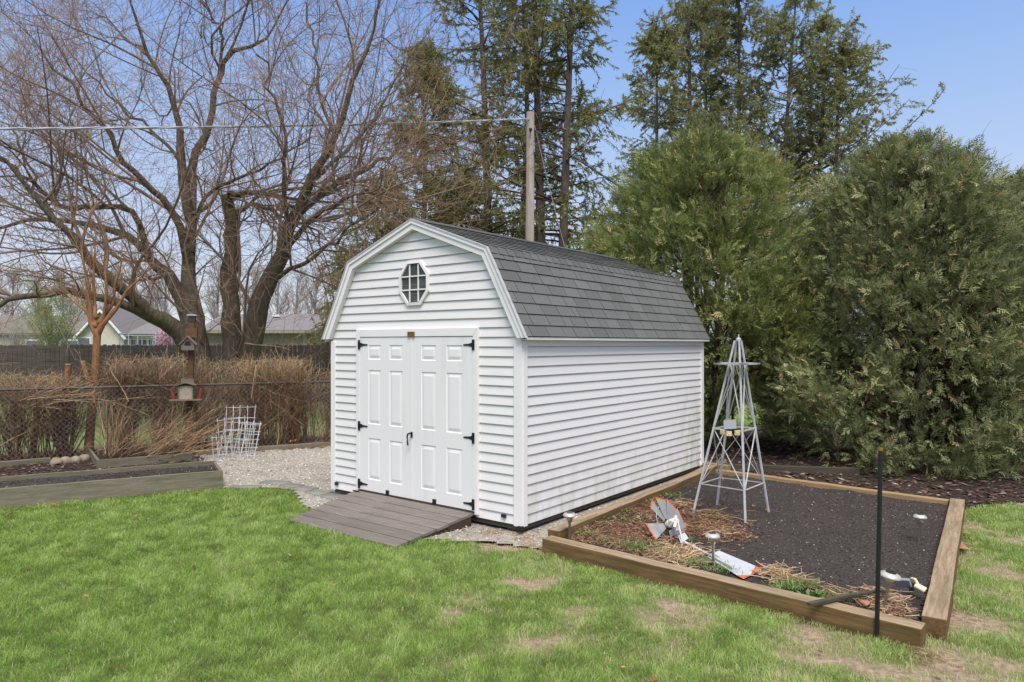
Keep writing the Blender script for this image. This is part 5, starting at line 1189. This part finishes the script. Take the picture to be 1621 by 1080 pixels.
cut_stem('thin sawn stem behind the thicker curved one', [(88,708),(88,690),(85,660),(84,620),(84,590)], dO, .04, .03)
cut_stem('dark sawn stem in the hedge left of the pair', [(52,728),(56,690),(58,640),(62,600)], dO-.3, .045, .04)
# heap of cut canes
def canes(name, label, cat, px, py, n, L_, seed, z=.08, dirx=(1.0,.7), tone=.8, thick=.005, w_=.35, grp=None):
    r = np.random.default_rng(seed); c = G(px, py, z); t = thing(name, label, cat, (c[0], c[1], 0), 0, grp); a = r.normal(size=n)*.25+math.atan2(dirx[1], dirx[0]); LL = L_*(.5+.7*r.random(n)); u = np.linspace(0, 1, 8)
    b = np.stack([r.normal(size=n)*w_, r.normal(size=n)*.22, z+r.random(n)*.12], 1)
    q = b[:,None]+np.stack([np.cos(a)[:,None]*u, r.normal(size=n)[:,None]*.12*u, np.sin(a)[:,None]*u-.12*u**2*r.random(n)[:,None]], -1)*LL[:,None,None]+r.normal(size=(n,8,3))*.006
    rr = np.maximum((thick*(.5+r.random(n)))[:,None]*np.linspace(1, .4, 8), .002); a1, b1 = grow(q, rr, 2, (.1,.4), (15,50), .1, 5, .7, .4, .3, 1, r, .002, .3)
    g = join([(q,rr,4,tone),(a1,b1,3,tone)]); mk('canes', g[0], g[1], M['brush'], t, col=g[2])
canes('cane_heap', 'heap of tan cut canes leaning right toward the feeder post', 'brush heap', 232, 722, 120, 1.05, 11, dirx=(1,.75), w_=.42)
canes('cane_heap', 'low heap of pale cut twigs on hedge at the left edge', 'brush heap', 40, 640, 60, .9, 12, z=.95, dirx=(1,.28), tone=.85, thick=.004, w_=.6)
canes('cane_clump', 'upright orange canes rising left of the cane heap', 'shrub', 182, 724, 40, .9, 13, dirx=(.18,1), tone=.7, thick=.007, w_=.12)
canes('cane_clump', 'pale dead stems rising above hedge behind feeder post', 'shrub', 330, 700, 70, 1.6, 14, dirx=(.35,1), tone=.8, thick=.005, w_=.25)
canes('cane_clump', 'thin tan whips sticking up above the square hedge', 'shrub', 440, 690, 30, 1.75, 15, dirx=(.3,1), tone=.8, thick=.004, w_=.45)

# ------------------------------------------------------------------ arborvitae
def cedar(label, base, prof_r, hgt, n, seed, m, size=.15, lobes=(), dens_top=1.0, stems=5, grp='tall evergreens beside the shed', yscale=1.0, vshift=0):
    """prof_r: list of (height fraction, radius); lobes: local humps (azimuth deg, z, strength)"""
    r = np.random.default_rng(seed); base = np.array(base, float); t = thing('arborvitae', label, 'tree', base, 0, grp)
    zf = r.random(n*3)**.9; pr = np.interp(zf, [p[0] for p in prof_r], [p[1] for p in prof_r]); keep = r.random(n*3) < (pr/pr.max())**.8; zf, pr = zf[keep][:n], pr[keep][:n]; K = len(zf)
    a = r.random(K)*2*pi; ca, sa = np.cos(a), np.sin(a)
    f1 = fbm((a/(2*pi)*9)+seed, zf*hgt*.9+seed*2, 3); f2 = fbm(ca*2.2+sa*1.3+seed*3, zf*hgt*2.4+sa*2, 3)
    lump = 1+.55*(f1-.47)+.34*(f2-.47)
    depth_ = 1-.50*r.random(K)**1.35
    hole = (f2 < .36) & (r.random(K) < .6); 
    rad = pr*lump*depth_; p = np.stack([ca*rad, sa*rad*yscale, zf*hgt+(f1-.5)*.25], 1)
    p, a_, depth_, zf_, f2_ = p[~hole], a[~hole], depth_[~hole], zf[~hole], f2[~hole]; K = len(p); outw = np.stack([np.cos(a_), np.sin(a_), np.zeros(K)], 1)
    # clusters: pull sprays towards branchlet tips so that tufts and gaps form
    cand = np.where(depth_ > .60)[0]; cl = r.choice(cand, K//84); cp = p[cl]; near = r.integers(0, len(cl), K); mvs = r.random(K) < .80
    csz = (.08+.11*r.random(len(cl)))[near][:,None]; cax = unit(outw[cl]*.8+np.array([0,0,.55])+r.normal(size=(len(cl),3))*.35)[near]
    p2 = cp[near]+r.normal(size=(K,3))*csz+cax*r.normal(size=(K,1))*csz*1.3; oo = outw[cl][near]; outw_m = unit(cax*.6+oo*.4); oo = outw_m; p = np.where(mvs[:,None], p2, p); outw = np.where(mvs[:,None], oo, outw); dp = np.where(mvs, depth_[cl][near], depth_); tone_c = r.random(len(cl))[near]
    lim = np.interp(p[:,2]/hgt, [q[0] for q in prof_r], [q[1] for q in prof_r])*1.28+.12; off_ = (np.hypot(p[:,0], p[:,1]/yscale) > lim)|(p[:,2] > hgt+.12); p[off_] *= np.array([.86,.86,.95])
    d = unit(outw*(.55+.5*r.random(K))[:,None]+np.array([0,0,1])*(.30+.75*r.random(K)*(.35+zf_))[:,None]-np.array([0,0,.65])*(zf_ < .3)[:,None]+r.normal(size=(K,3))*.38)
    nrm_ = unit(np.cross(d, rdir(K, r))+outw*.4); sd_ = unit(np.cross(d, nrm_))
    L_ = size*(.6+.8*r.random(K)); nb = 10; fr = np.linspace(.0, .86, nb); an = np.radians(np.array([-52,50,-46,44,-42,40,-36,32,-24,4])); ln = np.array([.36,.42,.48,.48,.46,.42,.38,.32,.30,.38])
    B = p[:,None]+d[:,None]*L_[:,None,None]*fr[None,:,None]
    D = d[:,None]*np.cos(an)[None,:,None]+sd_[:,None]*np.sin(an)[None,:,None]+r.normal(size=(K,nb,3))*.16+np.array([0,0,-.16]); D = unit(D)
    LL = L_[:,None]*ln[None]; WW = LL*.24
    V, f = diamonds(B.reshape(-1,3), D.reshape(-1,3), LL.ravel(), WW.ravel(), np.repeat(nrm_, nb, 0))
    v = .40+.40*(tone_c-.5)+.30*(f2_-.45)+.16*r.normal(size=K)+.10*(dp-.8)+vshift; brown = r.random(K) < .022; v[brown] = 1; v = np.clip(v, 0, 1); tipv = np.tile(np.linspace(-.04,.09,nb), (K,1))
    mk('crown', V, [f], m, t, col=np.repeat(np.clip(v[:,None]+tipv, 0, 1).ravel(), 4))
    st = []
    for k in range(stems):
        q = 2*pi*k/stems+r.random(); rr = .25 if stems > 1 else 0; st.append(resample(np.array([(cos(q)*.1,sin(q)*.1,-.05),(cos(q)*rr,sin(q)*rr,hgt*.3),(cos(q)*rr*1.6,sin(q)*rr*1.6,hgt*.65),(cos(q)*rr*1.5,sin(q)*rr*1.5,hgt*.86)]), 10))
    st = np.array(st); rs = np.tile(np.linspace(.075, .012, 10), (stems, 1)); V, f = tubes(st, rs, 7); mk('trunk', V, [f], M['bark_spruce'], t, smooth=True)
    mr_ = max(p[1] for p in prof_r); sh = lambda t_: np.interp(t_, [p[0] for p in prof_r], [p[1] for p in prof_r])/mr_
    a1, b1 = grow(st, rs, 34, (mr_*.6, mr_*.88), (55,85), .25, 7, .5, .3, .03, 1, r, .006, .25, shape=sh); a2, b2 = grow(a1, b1, 6, (.25,.7), (25,55), .1, 5, .6, .4, .3, 1, r, .003, .3)
    g = join([(a1,b1,4,.2),(a2,b2,3,.4)]); mk('branches', g[0], g[1], M['brush'], t, col=g[2]*.5)
cedar('rounded green arborvitae touching the back corner of the shed roof', (3.62,13.2,0), [(0,.12),(.10,.22),(.16,1.0),(.22,1.75),(.36,2.12),(.52,2.18),(.68,1.98),(.80,1.60),(.90,1.08),(.96,.6),(1,.2)], 5.95, 42000, 21, M['cedar'], size=.145)
cedar('broad domed arborvitae in the right foreground behind black soil bed', (6.82,11.9,0), [(0,1.85),(.05,2.25),(.15,2.32),(.35,2.18),(.55,2.02),(.72,1.72),(.86,1.25),(.95,.75),(1,.2)], 5.40, 46000, 22, M['cedar_blue'], size=.145, vshift=.05)
cedar('loose grey green arborvitae cut off by the right picture edge', (8.85,12.8,0), [(0,1.2),(.06,1.7),(.2,2.0),(.45,2.05),(.66,1.98),(.82,1.75),(.93,1.3),(1,.45)], 4.95, 38000, 23, M['cedar_blue'], size=.145, stems=5, vshift=.0)
cedar('low spreading arborvitae filling the gap between two taller ones', (5.45,14.1,0), [(0,.1),(.22,.2),(.34,1.0),(.6,1.0),(.85,.6),(1,.1)], 3.7, 10000, 24, M['cedar'], size=.145, stems=3, vshift=-.12)

# ------------------------------------------------------------------ spruces
def spruce(label, px, d, hgt, z0, rmax, seed, m=M['needles'], lean=0.0, dens=1.0, trunk_r=.20, grp='tall old spruces beyond the fence', top_pow=.75, upb=.10, xb=(1,1), vshift=0.0, px_top=None, tuft=.17):
    r = np.random.default_rng(seed); base = gz(px, d); t = thing('spruce', label, 'tree', base, 0, grp); xt = ((px_top if px_top is not None else px)-px)/F*d
    tr = resample(np.array([(0,0,-.1),(xt*.25+.05*r.normal(),.1*r.normal(),hgt*.3),(xt*.6+.1*r.normal(),.1*r.normal(),hgt*.65),(xt,0,hgt)]), 14); rt = np.linspace(trunk_r, .03, 14)
    V, f = tubes(tr[None], rt[None], 10); mk('trunk', V, [f], M['bark_spruce'], t, smooth=True)
    nb = int((hgt-z0)*6.6*dens); z = z0+(hgt-z0)*np.sort(r.random(nb)); ft = (z-z0)/(hgt-z0); s = z/hgt*13; i = np.minimum(s.astype(int), 12); fr = (s-i)[:,None]; b = tr[i]*(1-fr)+tr[i+1]*fr
    Lb = rmax*np.minimum(1, (1-ft)**top_pow+.06)*(.55+.55*r.random(nb)); a = r.random(nb)*2*pi; hx = np.cos(a); Lb = Lb*np.where(hx > 0, xb[1], xb[0])
    hd = np.stack([np.cos(a), np.sin(a), np.zeros(nb)], 1); u = np.linspace(0, 1, 8); up0 = upb+.12*r.normal(size=nb)+.35*ft
    q = b[:,None]+(hd[:,None]*u[None,:,None]+np.stack([np.zeros((nb,8)), np.zeros((nb,8)), up0[:,None]*u-.28*(u**2)*(1-ft[:,None])+.16*u**3], -1))*Lb[:,None,None]+r.normal(size=(nb,8,3))*.02
    rr = (Lb*.0075+.008)[:,None]*np.linspace(1, .25, 8)
    a1, b1 = grow(q, rr, 11, (.30,1.0), (38,70), -.14, 5, .5, .4, .34, 1, r, .0055, .2, shape=lambda t_: .65+.9*t_*(1.35-t_))
    g = join([(q,rr,4,.1),(a1,b1,3,.2)]); mk('branches', g[0], g[1], M['brush'], t, col=g[2])
    both = np.concatenate([a1, q[:, 3:8]]); K0 = len(both); per = 52; idx = np.repeat(np.arange(K0), per); tt = r.random(K0*per)*3.999; ii_ = tt.astype(int); f2 = (tt-ii_)[:,None]
    p = both[idx, ii_]*(1-f2)+both[idx, np.minimum(ii_+1, 4)]*f2; tg = unit(both[idx, ii_+1]-both[idx, ii_])
    # some boughs are bare
    alive = np.repeat(r.random(K0) > .22, per); p, tg = p[alive], tg[alive]; K = len(p)
    d_ = unit(tg*.7+r.normal(size=(K,3))*.45+np.array([0,0,-.45])); L_ = tuft*.92*(.4+.8*r.random(K))
    V, f = diamonds(p, d_, L_, L_*.25, rdir(K, r)); tone = np.repeat(r.random(K0), per)[alive]; v = np.clip(.38+.30*(tone-.5)+.18*r.normal(size=K)+vshift, 0, .9); v[r.random(K) < .03] = 1
    mk('needles', V, [f], m, t, col=np.repeat(v, 4))
sp = [('spruce with the leftmost trunk above the shed ridge', 783, 27, 20, 3.2, 5.2, 31, dict(px_top=748, trunk_r=.24)),
      ('spruce directly behind the utility pole', 858, 25.5, 20, 4.6, 5.0, 32, dict(px_top=842, trunk_r=.25)),
      ('spruce with dark trunk just right of utility pole', 884, 24.5, 20, 3.4, 5.0, 33, dict(px_top=912, trunk_r=.22, xb=(1.2,.45))),
      ('dim spruce trunk between first trunk and the pole', 825, 30, 18, 6, 4.0, 34, dict(trunk_r=.26)),
      ('shorter bushy spruce above the left of the shed gable', 668, 27, 13.4, 1.8, 4.2, 35, dict(dens=2.3, vshift=.03)),
      ('low dark spruce behind the shed peak', 612, 26, 7.8, 1.2, 3.0, 36, dict(dens=2.4, vshift=.0)),
      ('low spruce filling the space under the first trunk', 735, 29, 9.2, 1.0, 3.4, 37, dict(dens=2.2, vshift=.02))]
for l, px, d, h, z0, rm, sd2, kw in sp: spruce(l, px, d, h, z0, rm, sd2, **kw)
sr = [('leftmost thin spruce above the rounded arborvitae', 1040, 34, 17.5, 7.6, 4.8, 41, dict(trunk_r=.18, xb=(.65,.8))),
      ('second spruce above the rounded arborvitae', 1090, 35, 21, 7.4, 5.0, 42, dict(trunk_r=.24)),
      ('third spruce, thin trunk close beside the second', 1118, 37, 20.5, 7.5, 5.0, 43, dict(trunk_r=.18)),
      ('dense middle spruce of the right group', 1170, 35, 21, 6.0, 5.2, 44, dict(dens=1.2)),
      ('leaning spruce right of the middle one', 1222, 34, 19.6, 5.4, 5.4, 45, dict(px_top=1262, dens=1.15, upb=.25)),
      ('spruce with narrow crown second from the right', 1285, 34.5, 18.2, 5.0, 5.0, 46, dict(px_top=1312, upb=.35, xb=(.9,1.2))),
      ('outermost right spruce with upswept branches', 1322, 34, 16.0, 4.8, 5.0, 47, dict(px_top=1330, upb=.55, xb=(.9,1.15), dens=1.1))]
for l, px, d, h, z0, rm, sd2, kw in sr: spruce(l, px, d, h, z0, rm, sd2, M['needles_far'], grp='far spruces above the arborvitae', tuft=.20, **kw)
spruce('small dark evergreen peeking past the left roof edge', 545, 30, 5.6, .6, 1.6, 51, dens=1.6, grp=None)

# ------------------------------------------------------------------ houses beyond the fence
def house(label, loc, rz=0.0): return thing('house', label, 'house', loc, rz)
# stone house right: long roof
d = 44; c = P(415, 545, d); hs = house('low stone house with long grey shingled roof behind bare trunks', (c[0], d, 0), R(2))
x0, x1 = (318-415)/F*d, (503-415)/F*d; ez, rz_ = 2.72, 3.86
mb = MB(); mb.box(((x0+x1)/2, 4, ez/2), (x1-x0-.5, 7.4, ez)); mb.build('wall', M['far_stone'], hs)
mb = MB(); mb.prism([(-.2,ez-.05),(4,rz_),(8.2,ez-.05),(8.2,ez+.12),(4,rz_+.16),(-.2,ez+.12)], x0-.1, x1+.15, 'x'); rf = mb.build('roof', M['far_roof'], hs)
mb = MB(); mb.box(((x0+x1)/2, -.24, ez), (x1-x0+.25, .1, .16)); mb.build('gutter', M['far_stone'], hs)
mb = MB(); mb.box((0, 3.0, rz_+.0), (.45, .3, .12)); mb.build('vent', M['far_white'], rf)
mb = MB(); mb.box((x1-.9, .25, ez/2), (.25,.05,ez-.2)); mb.build('downpipe', M['far_wall'], hs)
mb = MB(); mb.box((x0+2.2, .26, 1.7), (1.3, .06, 1.0)); wf = mb.build('window', M['far_white'], hs); mb = MB(); mb.box((x0+2.2, .22, 1.7), (1.1, .04, .84)); mb.build('pane', M['window'], wf)
# cream house middle
d = 48; c = P(160, 545, d); hc_ = house('cream house with pale gable and grey hipped porch roof', (c[0], d, 0), R(0))
X = lambda px: (px-160)/F*d
mb = MB(); mb.prism([(X(126),0),(X(196),0),(X(196),2.6),(X(163),4.35),(X(126),2.6)], 0, 9); mb.build('wall', M['far_cream'], hc_)
mb = MB(); mb.prism([(X(121),2.50),(X(163),4.52),(X(163),4.36),(X(124),2.42)], -.35, 9.3); mb.prism([(X(203),2.45),(X(163),4.52),(X(163),4.36),(X(200),2.38)], -.35, 9.3); mb.build('roof', M['far_roof'], hc_)
mb = MB(); mb.prism([(X(120.5),2.38),(X(163),4.36),(X(163),4.18),(X(122),2.26)], -.40, -.30); mb.prism([(X(204),2.34),(X(163),4.36),(X(163),4.18),(X(202),2.22)], -.40, -.30); mb.build('fascia', M['far_white'], hc_)
mb = MB(); mb.box(((X(196)+X(256))/2, 4, 1.3), (X(256)-X(196), 7, 2.5)); mb.build('porch_wall', M['far_white'], hc_)
mb = MB(); e = 2.52; mb.add([(X(192),-.2,e),(X(258),-.2,e),(X(258),8,e),(X(192),8,e),(X(200),3.8,3.75),(X(228),3.8,3.75)], [[0,1,5,4],[2,3,4,5],[1,2,5],[3,0,4],[3,2,1,0]]); mb.build('porch_roof', M['far_roof'], hc_)
mb = MB(); mb.prism([(X(232),2.5),(X(262),2.5),(X(243),3.55)], 5, 12); mb.build('rear_gable', M['far_white'], hc_)
for a, b in ((202,208),(211,217),(220,226),(230,234),(238,242),(245,250)):
    mb = MB(); mb.box(((X(a)+X(b))/2, .49, 1.75), (X(b)-X(a), .05, 1.15)); mb.build('window', M['window'], hc_)
mb = MB(); mb.box((X(134), -.03, 1.9), (.9, .05, 1.1)); wf = mb.build('window', M['far_white'], hc_); mb = MB(); mb.box((X(134), -.07, 1.9), (.74, .04, .92)); mb.build('pane', M['window'], wf)
# brown roofed house left
d = 52; c = P(40, 545, d); hl = house('long low house with brown roof and red brick chimney', (c[0], d, 0), 0); X = lambda px: (px-40)/F*d
mb = MB(); mb.box((X(18), 4, 1.35), (X(118)-X(-90), 7.5, 2.7)); mb.build('wall', M['far_wall'], hl)
mb = MB(); mb.prism([(0,2.65),(4,4.1),(8,2.65),(8,2.8),(4,4.25),(0,2.8)], X(-95), X(124), 'x'); rf = mb.build('roof', M['far_roof_brown'], hl)
mb = MB(); mb.box((X(21), 3.6, 4.3), (.62, .6, 1.3)); mb.box((X(21), 3.6, 4.98), (.70, .68, .12)); mb.build('chimney', M['brick'], rf)
for a in (-20, 50, 112):
    mb = MB(); mb.box((X(a), .22, 1.8), (1.2, .06, 1.0)); wf = mb.build('window', M['far_white'], hl); mb = MB(); mb.box((X(a), .17, 1.8), (1.0, .05, .82)); mb.build('pane', M['window'], wf)
# trampoline net
d = 38; c = P(232, 545, d); tp_ = thing('trampoline', 'trampoline enclosure with blue netting poles before the cream house', 'trampoline', (c[0], d, 0))
mb = MB()
for k in range(6): a = k*pi/3+.3; mb.tube([(cos(a)*1.3,sin(a)*1.3,0),(cos(a)*1.3,sin(a)*1.3,2.55)], .025, 6)
mb.build('pole', M['galv'], tp_)
mb = MB(); pts = [(cos(a)*1.3, sin(a)*1.3, .85) for a in np.linspace(0, 2*pi, 25)]; mb.tube(pts, .05, 6); mb.build('frame', M['net'], tp_)
mb = MB()
for z in (1.2,1.55,1.9,2.2,2.5): mb.tube([(cos(a)*1.3, sin(a)*1.3, z) for a in np.linspace(0, 2*pi, 25)], .010 if z < 2.5 else .03, 4)
for k in range(40): a = k*pi/20; mb.tube([(cos(a)*1.3,sin(a)*1.3,.85),(cos(a)*1.3,sin(a)*1.3,2.5)], .006, 3)
mb.build('net', M['net'], tp_)
# white outbuilding glimpsed right of the stone house
d = 60; c = P(520, 545, d); hw = house('small white outbuilding glimpsed between stone house and shed', (c[0], d, 0))
mb = MB(); mb.box((0,2,1.2), (3.4,4,2.4)); mb.build('wall', M['far_white'], hw); mb = MB(); mb.prism([(-1.9,2.35),(0,3.0),(1.9,2.35),(1.9,2.5),(0,3.15),(-1.9,2.5)], -.2, 4.2); mb.build('roof', M['far_roof'], hw)

# far bare woodland along the horizon to the right and behind
r = np.random.default_rng(77); gs = []
for k in range(26):
    d = r.uniform(85, 120); px = r.uniform(560, 2900); b = gz(px, d); h = r.uniform(7, 11)
    tr = resample(b+np.array([(0,0,0),(.1,0,h*.3),(-.1,.1,h*.6),(.1,0,h)]), 8)[None]; rr = np.linspace(h*.022, h*.006, 8)[None]
    a1, b1 = grow(tr, rr, 16, (1.8,3.4), (25,60), .5, 6, .6, .3, .15, 1, r, .04, .3); a2, b2 = grow(a1, b1, 8, (.8,1.6), (25,55), .35, 5, .6, .4, .15, 1, r, .03, .3); gs += [(tr,rr,5,.2),(a1,b1,3,.3),(a2,b2,3,.6)]
g = join(gs); tag(mk('far_woodland', g[0], g[1], M['far_twig'], col=g[2]), 'hazy bare woodland on the horizon behind the evergreens', 'woodland', None, 'stuff')
